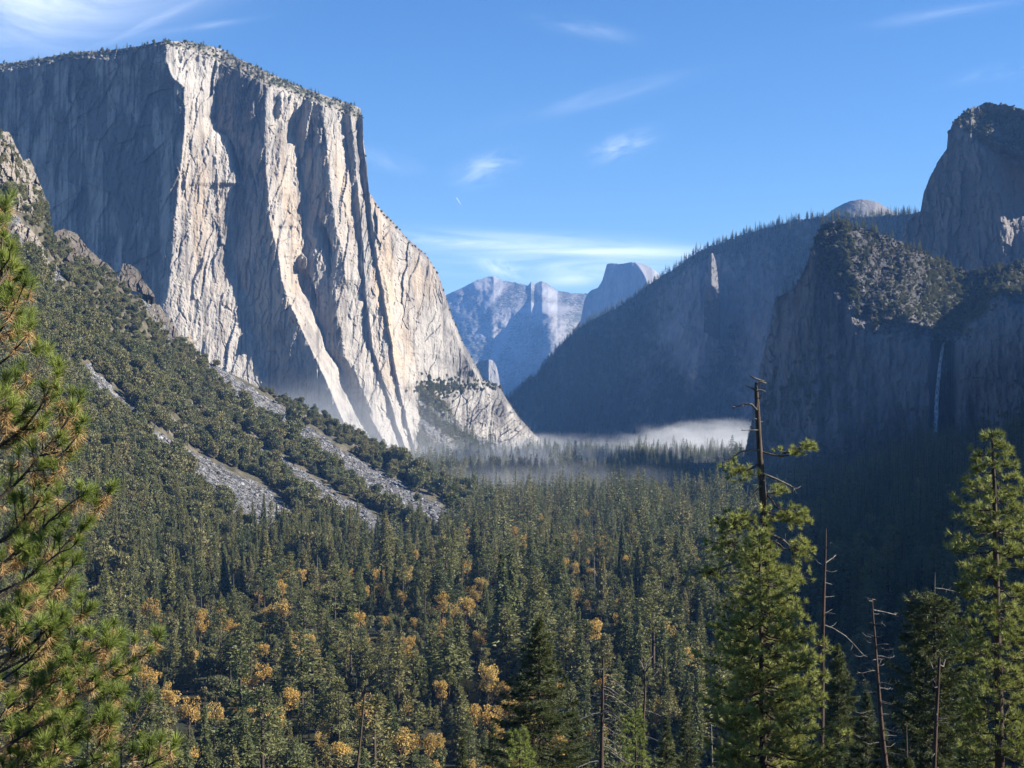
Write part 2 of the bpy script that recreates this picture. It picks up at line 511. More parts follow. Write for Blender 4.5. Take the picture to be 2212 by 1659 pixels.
SHADE = [  # shaded flakes inside the lit buttresses and sunlit flakes inside the shaded bays: rows (py, left, right) and slope
    ([(300, 452, 456), (345, 459, 469), (450, 464, 474), (470, 468, 474)], -0.9),
    ([(190, 590, 596), (200, 590, 610), (245, 592, 608), (262, 592, 600)], -1.2),
    ([(208, 662, 668), (224, 652, 676), (265, 638, 667), (285, 634, 664), (304, 644, 660)], -1.0),
    ([(325, 600, 602), (340, 593, 607), (372, 592, 604), (390, 596, 600)], -1.0),
    ([(390, 609, 611), (420, 602, 612), (455, 598, 606)], -1.0),
    ([(505, 600, 601), (520, 596, 605), (545, 595, 603)], -1.0),
    ([(655, 627, 629), (675, 622, 640), (700, 622, 645)], -0.9),
    ([(540, 640, 646), (558, 628, 662), (575, 632, 662), (590, 645, 652)], -0.9),
    ([(770, 748, 752), (790, 748, 766), (830, 758, 778), (850, 772, 786), (880, 785, 800), (910, 800, 812)], -1.1),
    ([(560, 820, 823), (600, 826, 832), (650, 836, 842), (690, 842, 846)], -0.9),
    ([(690, 930, 934), (740, 930, 940), (790, 936, 941)], -1.0),
    ([(735, 982, 990), (765, 978, 1012), (800, 980, 1024), (822, 1000, 1030)], -0.55),
    ([(720, 886, 889), (735, 884, 894), (750, 886, 890)], -0.9),
    ([(560, 962, 966), (600, 950, 958), (660, 946, 955)], -0.8),
    ([(940, 1128, 1132), (960, 1120, 1140), (985, 1118, 1142)], -0.8),
    ([(285, 484, 490), (340, 497, 513), (394, 512, 526)], 1.6),
    ([(309, 518, 529), (340, 519, 530), (370, 522, 529)], 1.4),
    ([(351, 536, 542), (380, 540, 550), (420, 549, 557), (465, 552, 556)], 1.5),
    ([(372, 553, 561), (410, 557, 561)], 1.4),
    ([(248, 663, 673), (290, 664, 679), (325, 666, 676)], 1.7),
    ([(460, 672, 684), (495, 678, 705), (540, 690, 718), (580, 702, 716), (612, 708, 712)], 1.25),
    ([(578, 645, 658), (600, 648, 672), (640, 660, 684), (668, 680, 686)], 1.3),
    ([(250, 690, 694), (300, 696, 704), (330, 700, 706)], 1.3),
    ([(205, 376, 382), (220, 382, 394), (232, 388, 393)], 1.8),
    ([(350, 375, 379), (372, 376, 384), (384, 376, 381)], 1.6)]


def ec_depth(PX, PY, V):
    wob = 2.6 * fbm(PX / 60, PY / 34, 4, 11) + 0.9 * fbm(PX / 14, PY / 9, 3, 12)
    calm = np.interp(PY, [200, 560, 760], [1.0, 0.85, 0.55])
    X = PX + wob
    xs = [np.interp(PY, np.array(b[0])[:, 0], np.array(b[0])[:, 1]) for b in BND]
    ds = [b[1] for b in BND]
    D = np.zeros_like(PX)
    for i in range(len(BND) - 1):
        t = (X - xs[i]) / np.maximum(xs[i + 1] - xs[i], 1e-3)
        m = (X >= xs[i]) & (X < xs[i + 1])
        D = np.where(m, ds[i] + (ds[i + 1] - ds[i]) * t, D)
    D = np.where(X >= xs[-1], ds[-1], D)
    for rows, s in SHADE:
        inn, l, r_ = span(X, PY, rows)
        a_ = np.array(rows, float)
        D = D + np.where(inn, s * 1.17 * (X - l), 0) * np.clip(np.minimum(PY - a_[0, 0], a_[-1, 0] - PY) / (0.22 * (a_[-1, 0] - a_[0, 0])), 0, 1)
    D -= 0.17 * 1.2 * np.clip(PY - 250, -100, 800)
    lit = np.clip((PX - np.interp(PY, np.array(BND[1][0])[:, 0], np.array(BND[1][0])[:, 1])) / 10, 0.35, 1)
    D += lit * calm * (12 * (ridged(PX / 24 + PY / 120, PY / 190, 3, 3) - 0.6))
    D += lit * calm * 9 * facet(PX / 24 + PY / 110 + 0.5 * fbm(PX / 30, PY / 50, 2, 14), PY / 130, 5, 1.5)
    D += (1 - lit) * 16 * facet(PX / 60 + PY / 150, PY / 110, 15, 1.6)
    D += calm * (4.2 * facet(PX / 11 + PY / 70, PY / 72, 6, 1.6) + 1.5 * facet(PX / 6 + PY / 25, PY / 20, 16, 1.6)) + 2.4 * fbm(PX / 8, PY / 70, 4, 8) + 1.3 * fbm(PX / 6, PY / 7, 3, 9)
    ck = np.abs(vn(PX / 13 + 2.2 * fbm(PX / 40, PY / 60, 3, 17), PY / 190, 18) - 0.5)
    ck2 = np.abs(vn(PX / 8 + 1.6 * fbm(PX / 30, PY / 50, 3, 19), PY / 150, 20) - 0.5)
    D += 5.5 * np.clip(1 - ck / 0.035, 0, 1) + 2.2 * calm * np.clip(1 - ck2 / 0.03, 0, 1)
    slab = np.clip((PY - 830) / 60, 0, 1) * np.clip((PX - 930) / 40, 0, 1)
    D += slab * 6 * facet((PX + PY) / 12, (PX * 0.75 - PY) / 34, 9, 1.5)
    rim = np.interp(PX, *poly(RIM))
    up = np.clip(rim - PY, 0, 60)
    D += up * 1.2 * 2.3 + np.where(up > 0, 7 * facet(PX / 7, PY / 4, 10, 1.5), 0)
    right = np.interp(PX, *poly(EC_SKY))
    D += 30 * np.clip(1 - (PY - right) / 26, 0, 1) ** 2 * (PX > 800)
    return D


def ec_attr(PX, PY, V, D):
    rim = np.interp(PX, *poly(RIM))
    veg = np.clip((rim - PY + 4) / 9, 0, 1) * 0.42
    veg = veg + 0.34 * np.clip(1 - np.abs(PY - 833 + (PX - 960) * 0.05) / 9, 0, 1) * (PX > 850)
    band = lambda x, y, rx, ry: np.exp(-((PX - x) / rx) ** 2 - ((PY - y) / ry) ** 2)
    tint = 0.55 * band(430, 430, 45, 170) + 0.9 * band(828, 600, 22, 190) + 0.8 * band(862, 770, 32, 70) + 0.5 * band(730, 420, 40, 130) + 0.45 * band(620, 430, 40, 200) + 0.6 * band(900, 600, 45, 60) + 0.25 * band(600, 620, 200, 220)
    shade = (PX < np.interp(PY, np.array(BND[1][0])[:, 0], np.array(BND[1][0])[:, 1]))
    dirt_shade = shade * (0.02 + 0.8 * np.clip(fbm(PX / 26, PY / 90, 5, 77) * 1.6 + 0.3, 0, 1) + 0.5 * np.clip(fbm(PX / 5, PY / 130, 3, 79) * 2, 0, 1) + 0.35 * np.exp(-((PX - 270) / 40) ** 2 - ((PY - 288) / 16) ** 2)) + 0.5 * band(1000, 790, 30, 60) + 0.3 * ((PX > np.interp(PY, np.array(BND[2][0])[:, 0], np.array(BND[2][0])[:, 1])) & (PX < np.interp(PY, np.array(BND[3][0])[:, 0], np.array(BND[3][0])[:, 1]))) * (1.0 * np.clip((520 - PY) / 120, 0, 1))  # dark patches imitate relief on the shaded wall; the shaded bay is darkened too
    dirt_shade = dirt_shade + 0.55 * np.clip(fbm(PX / 4.5, PY / 120, 4, 81) * 2.2 - 0.35, 0, 1) * ~shade + 0.3 * np.clip(fbm(PX / 40, PY / 60, 4, 83) * 2 - 0.2, 0, 1) * ~shade
    dirt_shade = dirt_shade + 0.45 * np.clip(1 - (PY - np.interp(PX, *poly(EC_SKY))) / 16, 0, 1) * (PX > 800)
    return dict(veg=veg, tint=tint, dirt_shade=dirt_shade)


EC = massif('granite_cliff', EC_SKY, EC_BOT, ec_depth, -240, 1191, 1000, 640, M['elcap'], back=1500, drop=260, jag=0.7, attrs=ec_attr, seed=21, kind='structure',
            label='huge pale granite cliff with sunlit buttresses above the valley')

# ---- talus apron under the wall, and brushy slope below its east buttress
AP = massif('apron_slope', [(300, 760), (420, 800), (560, 850), (640, 872), (720, 902), (770, 926), (810, 950), (870, 975), (905, 984), (930, 992)], [(300, 1005), (930, 1006)],
            lambda PX, PY, V: np.interp(PX, [300, 600, 930], [3330, 3420, 3560]) - 330 * V + 14 * fbm(PX / 14, PY / 14, 4, 31),
            300, 930, 300, 60, M['slope'], back=60, drop=0, attrs=lambda PX, PY, V, D: dict(talus=0.35 + 0 * PX), kind='structure')
ES_SKY = [(846, 842), (858, 834), (885, 829), (905, 832), (930, 846), (950, 862), (968, 880), (985, 905), (1005, 922), (1030, 940), (1062, 958), (1100, 972), (1140, 985), (1165, 996)]
ES = massif('brushy_slope', ES_SKY, [(846, 1003), (1165, 1006)],
            lambda PX, PY, V: np.interp(PX, [846, 900, 965, 1165], [3790, 3800, 3830, 4180]) - 160 * V ** 0.9 + 10 * fbm(PX / 10, PY / 10, 4, 33), 846, 1165, 260, 120, M['slope'],
            back=80, drop=0, attrs=lambda PX, PY, V, D: dict(talus=0.5 * (fbm(PX / 25 - PY / 18, PY / 60, 3, 40) > 0.18) + 0.7 * np.clip(1 - np.abs(PY - (870 + (PX - 905) * 0.62)) / 10, 0, 1)), kind='structure')

# ---- the left-hand slope of brush and talus --------------------------------
SL_SKY = [(-420, 60), (-200, 150), (0, 300), (30, 330), (60, 385), (95, 450), (110, 505), (150, 530), (180, 560), (215, 590), (260, 622), (310, 645), (350, 688), (395, 740), (420, 768), (440, 775), (500, 808), (560, 838), (600, 857),
          (660, 884), (700, 903), (760, 934), (800, 955), (850, 978), (900, 1003), (960, 1036), (1020, 1066), (1060, 1088), (1090, 1104)]
SL_DT = [(-420, 1500), (0, 1650), (110, 1730), (260, 1880), (420, 2000), (600, 2100), (800, 2150), (900, 2150), (1000, 2110), (1090, 2020)]
SL_DB = [(-420, 560), (-100, 700), (0, 800), (250, 910), (600, 1130), (900, 1390), (1030, 1600), (1075, 1800), (1090, 1960)]


def sl_base(px, py):
    dt, db = np.interp(px, *poly(SL_DT)), np.interp(px, *poly(SL_DB))
    bt = H0 + 146.0 / db * F
    tp = np.interp(px, *poly(SL_SKY))
    v = np.clip((py - tp) / np.maximum(bt - tp, 1), -0.2, 1)
    s = v - 0.10 * np.sin(np.pi * np.clip(v, 0, 1))
    return 1.0 / ((1 - s) / dt + s / db)


TAL = [[(455, 792, 8), (520, 838, 12), (600, 893, 13), (680, 955, 15), (760, 1010, 18), (830, 1050, 22), (960, 1135, 26)],
       [(285, 905, 6), (340, 945, 9), (400, 985, 14), (450, 1018, 18), (500, 1060, 28), (545, 1085, 33), (585, 1112, 30)],
       [(515, 935, 7), (560, 968, 9), (600, 998, 12), (660, 1040, 13), (720, 1085, 16), (790, 1130, 20), (850, 1160, 20)],
       [(190, 800, 10), (225, 845, 13), (270, 882, 11), (300, 915, 6)],
       [(330, 885, 5), (380, 920, 8), (420, 945, 6)],
       [(400, 870, 4), (450, 905, 5), (500, 935, 5)],
       [(60, 520, 14), (100, 570, 9), (130, 600, 6)], [(320, 650, 8), (350, 690, 10), (375, 730, 8)], [(15, 460, 12), (50, 510, 16)]]


def talus(px, py):
    out = np.zeros(np.shape(px))
    px2 = px + 9 * fbm(px / 16, py / 16, 3, 55); py2 = py + 7 * fbm(px / 16, py / 16, 3, 57)
    for ln in TAL:
        for (x0, y0, w0), (x1, y1, w1) in zip(ln[:-1], ln[1:]):
            dx, dy = x1 - x0, y1 - y0
            t = np.clip(((px2 - x0) * dx + (py2 - y0) * dy) / (dx * dx + dy * dy), 0, 1)
            dd = np.hypot(px2 - x0 - t * dx, py2 - y0 - t * dy)
            out = np.maximum(out, np.clip(1.5 - dd / (1.15 * (w0 + (w1 - w0) * t)), 0, 1))
    return out


def sl_depth(PX, PY, V):
    d = sl_base(PX, PY)
    ta = talus(PX, PY)
    rough = 1 - np.clip(V * 1.6 - 0.2, 0, 0.8)
    d = d + rough * (16 * (ridged(PX / 60 + PY / 80, PY / 90 - PX / 160, 4, 61) - 0.6) + 14 * fbm(PX / 26, PY / 26, 4, 62)) + 1.5 * fbm(PX / 5, PY / 5, 3, 63)
    return d + 6 * ta * rough


SL_BOT = [(p, H0 + 146.0 / d * F) for p, d in zip(np.linspace(-420, 1090, 60), np.interp(np.linspace(-420, 1090, 60), *poly(SL_DB)))]
SL = massif('talus_slope', SL_SKY, SL_BOT, sl_depth, -420, 1089, 620, 420, M['slope'], back=240, drop=200, jag=2.0, seed=70,
            attrs=lambda PX, PY, V, D: dict(talus=talus(PX, PY)), kind='structure')


def crag(sky, bot, bulge, seed, label, tint=0.15, dirt_shade=0.0):
    xs, ys = poly(sky); x0, x1 = xs[0], xs[-1]

    def dep(PX, PY, V):
        e = np.clip((PX - x0) / (x1 - x0), 0, 1)
        b = np.where(e < 0.78, (e / 0.78) ** 0.8, (np.clip(1 - e, 0, 1) / 0.22) ** 0.45)
        d = sl_base(PX, PY) + 6
        return d - bulge * b * (1 - V ** 3) - 15 * facet(PX / 13, PY / 26, seed, 1.6) - 7 * facet(PX / 6, PY / 11, seed + 1, 1.6) - 5 * fbm(PX / 5, PY / 12, 4, seed)
    massif('rock_outcrop', sky, bot, dep, x0, x1, 110, 80, M['crag'], back=30, drop=25, jag=1.6, jags=0.12, seed=seed, smooth=False,
           attrs=lambda PX, PY, V, D: dict(tint=tint + 0 * PX, dirt_shade=dirt_shade + 0 * PX, veg=0.30 * (fbm(PX / 9, PY / 9, 3, seed) > 0.12) + 0.25 * np.clip(1 - V * 5, 0, 1)),
           label=label, cat='rock', group='rock outcrops on the brushy slope')


crag([(-60, 262), (0, 283), (20, 286), (33, 312), (50, 346), (63, 342), (73, 360), (80, 383), (97, 423), (103, 447), (105, 470)], [(-60, 430), (0, 446), (60, 462), (105, 474)], 34, 101,
     'tall craggy grey rock tower at the top of the brushy slope')
crag([(101, 545), (104, 520), (110, 507), (125, 497), (140, 494), (167, 507), (190, 537), (213, 557), (243, 580), (257, 597), (264, 622)], [(101, 566), (160, 585), (207, 612), (247, 622), (264, 626)], 30, 105,
     'dark broad outcrop with a sunlit fluted end, below the rock tower', dirt_shade=0.6)
crag([(256, 605), (259, 590), (266, 570), (283, 572), (300, 584), (310, 607), (327, 627), (334, 640)], [(256, 612), (280, 626), (310, 634), (334, 642)], 22, 109,
     'small dark horned outcrop standing out against the shaded cliff', dirt_shade=0.8)
crag([(141, 668), (146, 645), (165, 645), (180, 652), (188, 662), (200, 663), (206, 672), (210, 698)], [(141, 672), (155, 680), (180, 694), (200, 704), (210, 704)], 22, 113,
     'pale low rock wall among bushes in the middle of the slope')
crag([(393, 745), (402, 728), (413, 722), (420, 745), (425, 770), (429, 800)], [(393, 785), (405, 802), (416, 808), (429, 808)], 24, 117,
     'narrow outcrop with a bright tan foot at the edge of the slope', tint=0.6)

crag([(6, 530), (10, 505), (25, 488), (45, 482), (65, 492), (85, 520), (100, 548), (109, 572)], [(6, 534), (60, 548), (109, 580)], 20, 121,
     'pale broken rock band under the tall rock tower')
crag([(316, 690), (320, 668), (331, 655), (345, 660), (360, 680), (378, 706), (389, 734)], [(316, 694), (350, 718), (389, 744)], 18, 125,
     'grey brush topped ledge between the horned outcrop and the tan footed outcrop', dirt_shade=0.3)

# ---- shaded ridge on the far side, its dome, and the high country beyond ----
MR_SKY = [(1085, 870), (1105, 856), (1130, 830), (1160, 810), (1175, 790), (1215, 742), (1260, 702), (1300, 681), (1330, 667), (1370, 642), (1400, 616), (1440, 591), (1480, 562), (1500, 548), (1540, 532),
          (1600, 509), (1650, 492), (1700, 480), (1750, 468), (1800, 466), (1850, 470), (1920, 466), (1960, 462), (1990, 456), (2100, 430)]


def mr_depth(PX, PY, V):
    D = np.interp(PX, [1085, 1300, 1500, 1750, 1850, 2100], [6700, 6300, 6000, 5850, 5700, 5100]) - V * np.interp(PX, [1085, 1300, 1600, 2100], [200, 380, 280, 400])
    D = D + 60 * (ridged(PX / 130 + PY / 420, PY / 600, 3, 131) - 0.6) + 16 * ridged(PX / 34 + PY / 120, PY / 150, 3, 134) + 14 * fbm(PX / 22, PY / 40, 5, 132)
    face = np.clip((PX - 1450) / 60, 0, 1) * np.clip((820 - PY) / 80, 0, 1)
    D = D + face * (14 * facet(PX / 20, PY / 60, 135, 1.5) + 8 * facet(PX / 8, PY / 26, 136, 1.5))
    return D


def mr_attr(PX, PY, V, D):
    top = np.interp(PX, *poly(MR_SKY))
    veg = 0.52 + 0.25 * fbm(PX / 60, PY / 80, 4, 140)
    rock = np.exp(-((PX - 1530) / 60) ** 2 - ((PY - 640) / 110) ** 2) + np.exp(-((PX - 1640) / 45) ** 2 - ((PY - 720) / 170) ** 2) + 0.7 * np.exp(-((PX - 1480) / 50) ** 2 - ((PY - 760) / 70) ** 2)
    veg = veg - 0.55 * np.clip(rock, 0, 1) * (PY > top + 22)
    tint = np.exp(-(((PY - 900) + (PX - 1400) * 0.85) / 22) ** 2) * np.clip((PX - 1260) / 60, 0, 1) * (PX < 1520) * 0.9
    return dict(veg=np.clip(veg, 0, 0.75), tint=tint * (fbm(PX / 14, PY / 14, 3, 144) > 0.0), dirt_shade=0.15 + 0 * PX)


MR = massif('forested_ridge', MR_SKY, [(1085, 975), (1700, 985), (2100, 985)], mr_depth, 1085, 2100, 620, 300, M['mid'], back=900, drop=260, jag=2.2, jags=0.05, attrs=mr_attr, seed=150, kind='structure')
DM = massif('granite_dome', [(1720, 500), (1770, 475), (1800, 452), (1820, 441), (1840, 434), (1862, 430), (1890, 434), (1912, 446), (1930, 457), (1960, 470), (2000, 480)], [(1720, 520), (2000, 520)],
            lambda PX, PY, V: 7400 - 500 * V + 60 * ((PX - 1860) / 60) ** 2 + 8 * fbm(PX / 10, PY / 6, 4, 160) - (PX - 1860) * 0.6, 1720, 2000, 200, 60, M['far'], back=800, drop=300, jag=0.7,
            attrs=lambda PX, PY, V, D: dict(veg=0.32 * np.clip((PY - 455) / 20, 0, 1) + 0.2, dirt_shade=0.75 + 0 * PX), seed=160, kind='structure')

HD_SKY = [(1236, 720), (1254, 692), (1262, 650), (1271, 632), (1280, 626), (1291, 622), (1301, 606), (1306, 588), (1311, 570), (1320, 568), (1340, 570), (1360, 567), (1375, 567), (1391, 571), (1407, 579), (1424, 592), (1445, 615), (1480, 680)]


def hd_depth(PX, PY, V):
    edge = np.interp(PY, [560, 575, 600, 640, 720], [1364, 1381, 1395, 1407, 1425])
    D = 13100 - np.where(PX < edge, 2.6 * (PX - 1236), 2.6 * (edge - 1236)) + np.where(PX > edge, 13 * (PX - edge), 0)
    up = np.clip(1 - V * 14, 0, 1)
    return D - 220 * V + 40 * up ** 2 + 10 * facet(PX / 14, PY / 46, 171, 1.3) + 12 * fbm(PX / 12, PY / 40, 4, 172)


HD = massif('sheer_dome_peak', HD_SKY, [(1236, 860), (1480, 860)], hd_depth, 1236, 1480, 260, 200, M['far'], back=900, drop=300, jag=0.5, attrs=lambda PX, PY, V, D: dict(dirt_shade=0.28 + 0.2 * fbm(PX / 12, PY / 80, 3, 176), veg=0.5 * np.clip((PY - 690) / 40, 0, 1)), seed=175, kind='structure')

CR_SKY = [(930, 660), (967, 635), (1004, 619), (1025, 607), (1047, 599), (1066, 596), (1087, 606), (1121, 612), (1140, 616), (1147, 609), (1154, 614), (1160, 611), (1171, 608), (1184, 614), (1195, 622), (1204, 629), (1237, 633), (1267, 635), (1300, 650), (1330, 660)]


def cr_depth(PX, PY, V):
    D = 16400 - 2300 * V ** 0.9 - 1.8 * (PX - 930) - 500 * np.exp(-(((PX - 1180) - (PY - 620) * 0.2) / 60) ** 2) * np.clip(V * 4, 0, 1)
    D = D + 150 * fbm(PX / 70 + PY / 90, PY / 80 - PX / 200, 4, 181) + 26 * fbm(PX / 20, PY / 14, 4, 182)
    return D


def cr_attr(PX, PY, V, D):
    b = lambda x, y, rx, ry, s: np.exp(-(((PX - x) + s * (PY - y)) / rx) ** 2 - ((PY - y) / ry) ** 2)
    pale_patch = 1.0 * b(1182, 632, 16, 12, -0.8) + 0.9 * b(1185, 664, 40, 8, -2.2) + 0.7 * b(1062, 645, 10, 28, 0.8) + 0.7 * b(1050, 612, 30, 16, 0.8) + 0.7 * b(1135, 670, 24, 5, -2) + 0.5 * b(1080, 740, 10, 60, 0.4)
    return dict(veg=np.clip(0.40 + 0.2 * fbm(PX / 40, PY / 40, 3, 183) - 0.6 * pale_patch, 0, 1), dirt_shade=-0.45 * np.clip(pale_patch, 0, 1), tint=0 * PX)  # patches of paler, barer rock


CRM = massif('high_mountain', CR_SKY, [(930, 880), (1330, 880)], cr_depth, 930, 1330, 420, 260, M['far'], back=400, drop=300, jag=0.9, jags=0.15, attrs=cr_attr, seed=185, kind='structure')
SPR = massif('rock_spire', [(1521, 640), (1525, 600), (1529, 566), (1534, 549), (1540, 546), (1546, 562), (1550, 590), (1553, 628), (1556, 660)], [(1521, 790), (1556, 790)],
             lambda PX, PY, V: 5540 + np.where(PX < 1537, -3.0 * (PX - 1521), -48 + np.interp(PY, [612, 636], [5.0, -2.0]) * (PX - 1537)) + 3.4 * np.clip(PY - 618, 0, 300) + 8 * facet(PX / 6, PY / 14, 193, 1.6), 1521, 1556, 80, 120, M['far'], back=420, drop=60, jag=0.8, seed=194,
             attrs=lambda PX, PY, V, D: dict(dirt_shade=0.75 + 0.4 * fbm(PX / 6, PY / 20, 3, 196), veg=0.6 * np.clip((PY - 625) / 30, 0, 1)), kind='structure')
WC = massif('rock_pillar', [(1020, 800), (1030, 784), (1040, 779), (1057, 777), (1066, 780), (1072, 790), (1077, 810), (1081, 836), (1090, 870)], [(1020, 900), (1090, 900)],
            lambda PX, PY, V: 9000 - np.where(PX < 1056, 2.0 * (PX - 1020), 72) + np.where(PX > 1056, 10 * (PX - 1056), 0) + 14 * facet(PX / 6, PY / 20, 191, 1.5), 1020, 1090, 120, 90, M['far'], back=300, drop=60, jag=0.6, seed=190,
            attrs=lambda PX, PY, V, D: dict(veg=0.4 * (PX < 1050), dirt_shade=0.35 + 0.3 * fbm(PX / 5, PY / 20, 3, 192)), kind='structure')

# ---- the right-hand rocks, hanging valley and waterfall cliff ---------------
C2_SKY = [(1935, 540), (1951, 511), (1955, 485), (1970, 470), (1988, 458), (1992, 435), (1995, 418), (2008, 385), (2025, 351), (2045, 321), (2048, 288), (2061, 261), (2080, 245), (2101, 232), (2128, 221), (2158, 225), (2185, 229), (2212, 236), (2300, 215), (2420, 300), (2520, 420)]


def c2_depth(PX, PY, V):
    crest = np.interp(PY, [230, 262, 300, 330, 400, 470, 600], [2052, 2064, 2098, 2132, 2146, 2162, 2190])
    D = 3350 - np.where(PX < crest, 0.55 * (PX - 1935), 0.55 * (crest - 1935)) + np.where(PX > crest, (1.2 * np.exp(-((PY - 400) / 80) ** 2) - 0.15) * (PX - crest), 0)
    up = np.clip(np.interp(PX, [1990, 2060, 2110, 2160, 2212, 2300], [420, 262, 300, 335, 350, 380]) - PY, 0, 90)
    D = D + up * 0.8 - np.minimum(up / 20, 1) * 0.55 * (PX - 2060)
    D = D - 0.25 * np.clip(PY - 250, 0, 500)
    D = D + 8 * facet(PX / 20, PY / 60, 201, 1.4) + 4 * facet(PX / 8, PY / 22, 202, 1.4) + 9 * fbm(PX / 22, PY / 50, 5, 203)
    return D


def c2_attr(PX, PY, V, D):
    lit_patch = np.exp(-((PX - 2205) / 55) ** 2 - ((PY - 405) / 80) ** 2)
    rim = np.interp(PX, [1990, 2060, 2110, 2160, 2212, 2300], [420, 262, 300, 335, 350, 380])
    return dict(veg=0.40 * np.clip((rim - PY + 6) / 14, 0, 1) + 0.16 * np.exp(-((PY - rim) / 8) ** 2), dirt_shade=-0.22 - 0.6 * lit_patch, tint=0.5 * lit_patch)  # face painted paler as if grazed by sun, its lit patch paler and warmer


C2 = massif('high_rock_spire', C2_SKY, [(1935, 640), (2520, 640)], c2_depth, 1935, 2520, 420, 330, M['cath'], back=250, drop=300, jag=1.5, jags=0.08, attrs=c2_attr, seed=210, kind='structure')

C1_SKY = [(1590, 1005), (1607, 985), (1618, 940), (1632, 880), (1642, 800), (1652, 750), (1661, 715), (1668, 680), (1675, 643), (1692, 636), (1711, 630), (1726, 604), (1738, 581), (1748, 552), (1758, 525), (1766, 505), (1775, 487), (1790, 480), (1808, 477), (1841, 489), (1885, 499), (1941, 519), (1975, 536),
          (2020, 560), (2065, 579), (2095, 588), (2141, 577), (2212, 565), (2300, 560), (2560, 540)]
C1_EDGE = [(1590, 640), (1675, 645), (1700, 640), (1740, 583), (1758, 527), (1768, 560), (1775, 598), (1808, 632), (1851, 681), (1891, 700), (1941, 714), (2008, 728), (2038, 741), (2056, 738), (2068, 731), (2091, 713), (2125, 677), (2161, 643), (2212, 630), (2560, 600)]
FALL_X, FALL_D = 2030, 2700


def c1_depth(PX, PY, V):
    PYW = PY + 10 * fbm(PX / 16, PY / 16, 3, 221) + 26 * fbm(PX / 60, PY / 50, 3, 222)
    edge = np.interp(PX, *poly(C1_EDGE))
    e = np.interp(PX, [1590, 1668, 1700, 1760, 1850, 1950, 2005, 2018, 2030, 2044, 2062, 2085, 2150, 2260, 2560], [2900, 2790, 2752, 2692, 2632, 2590, 2578, 2578, 2580, 2580, 2575, 2540, 2500, 2440, 2380])
    up = 16 * np.log1p(np.exp(np.clip((edge - PYW) / 16, -30, 30)))
    e = e + 118 * np.exp(-((PX - 2038) / 21.0) ** 4) * np.clip((PYW - edge + 3) / 8, 0, 1)
    e2 = np.interp(PX, [1590, 1668, 1760, 1850, 1950, 2050, 2150, 2260, 2560], [2900, 2790, 2692, 2636, 2610, 2660, 2722, 2775, 2890])
    e = e + (np.maximum(e2, e) - e) * np.clip(up / 35, 0, 1)
    D = e + up * np.interp(PX, [1590, 1700, 1760, 1900, 1960, 2050, 2140, 2400], [0.0, 0.0, 0.05, 0.62, 0.85, 1.1, 1.4, 1.8])
    D = D - 0.16 * np.clip(PYW - edge, 0, 400)
    veg = np.clip(up / 12, 0, 1)
    D = D + veg * (22 * (ridged(PX / 75 + PY / 60, PY / 60, 3, 223) - 0.6) + 9 * fbm(PX / 26 + PY / 40, PY / 18, 5, 224) + 3.5 * facet(PX / 13, PY / 9, 225, 1.6) + 3 * fbm(PX / 5, PY / 3, 3, 226))
    D = D + (1 - veg) * (9 * (ridged(PX / 34, PY / 150, 3, 227) - 0.6) + 4 * facet(PX / 16, PY / 46, 228, 1.4) + 2.2 * facet(PX / 7, PY / 18, 229, 1.4) + 4 * fbm(PX / 14, PY / 40, 4, 230))
    # overhanging arch beside the fall
    D = D + 40 * np.exp(-((PX - 2110) / 34) ** 2 - ((PY - 900) / 60) ** 2) * (PY > 815 + 0.006 * (PX - 2110) ** 2)
    return D


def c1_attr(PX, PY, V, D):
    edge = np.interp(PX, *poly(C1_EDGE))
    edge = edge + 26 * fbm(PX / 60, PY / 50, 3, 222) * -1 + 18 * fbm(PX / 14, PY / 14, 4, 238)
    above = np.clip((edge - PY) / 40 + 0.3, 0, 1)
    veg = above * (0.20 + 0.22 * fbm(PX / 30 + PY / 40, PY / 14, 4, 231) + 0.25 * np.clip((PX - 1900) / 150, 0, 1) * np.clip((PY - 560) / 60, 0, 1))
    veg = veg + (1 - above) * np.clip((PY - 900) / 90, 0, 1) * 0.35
    sunlit_lip = np.exp(-((PX - 2058) / 22) ** 2 - ((PY - 738 + (PX - 2050) * 0.25) / 5) ** 2)
    return dict(veg=np.clip(veg - sunlit_lip, 0, 1), dirt_shade=(1 - above) * (0.10 + 0.35 * fbm(PX / 20, PY / 90, 4, 236)) + 0.42 * above + 0.4 * above * fbm(PX / 16, PY / 10, 3, 237) - 1.2 * sunlit_lip, tint=0.35 * (1 - above) * np.clip(fbm(PX / 40, PY / 60, 3, 233), 0, 1) + 0.2 * sunlit_lip)  # lip painted pale as if sunlit; shelf rock toned down against strong sun


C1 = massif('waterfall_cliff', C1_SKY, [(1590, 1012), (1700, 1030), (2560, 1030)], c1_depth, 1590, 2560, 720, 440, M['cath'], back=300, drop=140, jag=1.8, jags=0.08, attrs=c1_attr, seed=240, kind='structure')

# ================================================================ ground: valley floor, the viewpoint's slope, the hillside opposite
def shade_x(y):
    return np.interp(y, [0, 200, 550, 750, 1000, 1600, 2000, 2240, 2330, 2450, 2640], [-20, 20, 52, 85, 122, 215, 280, 330, 60, -260, -330])


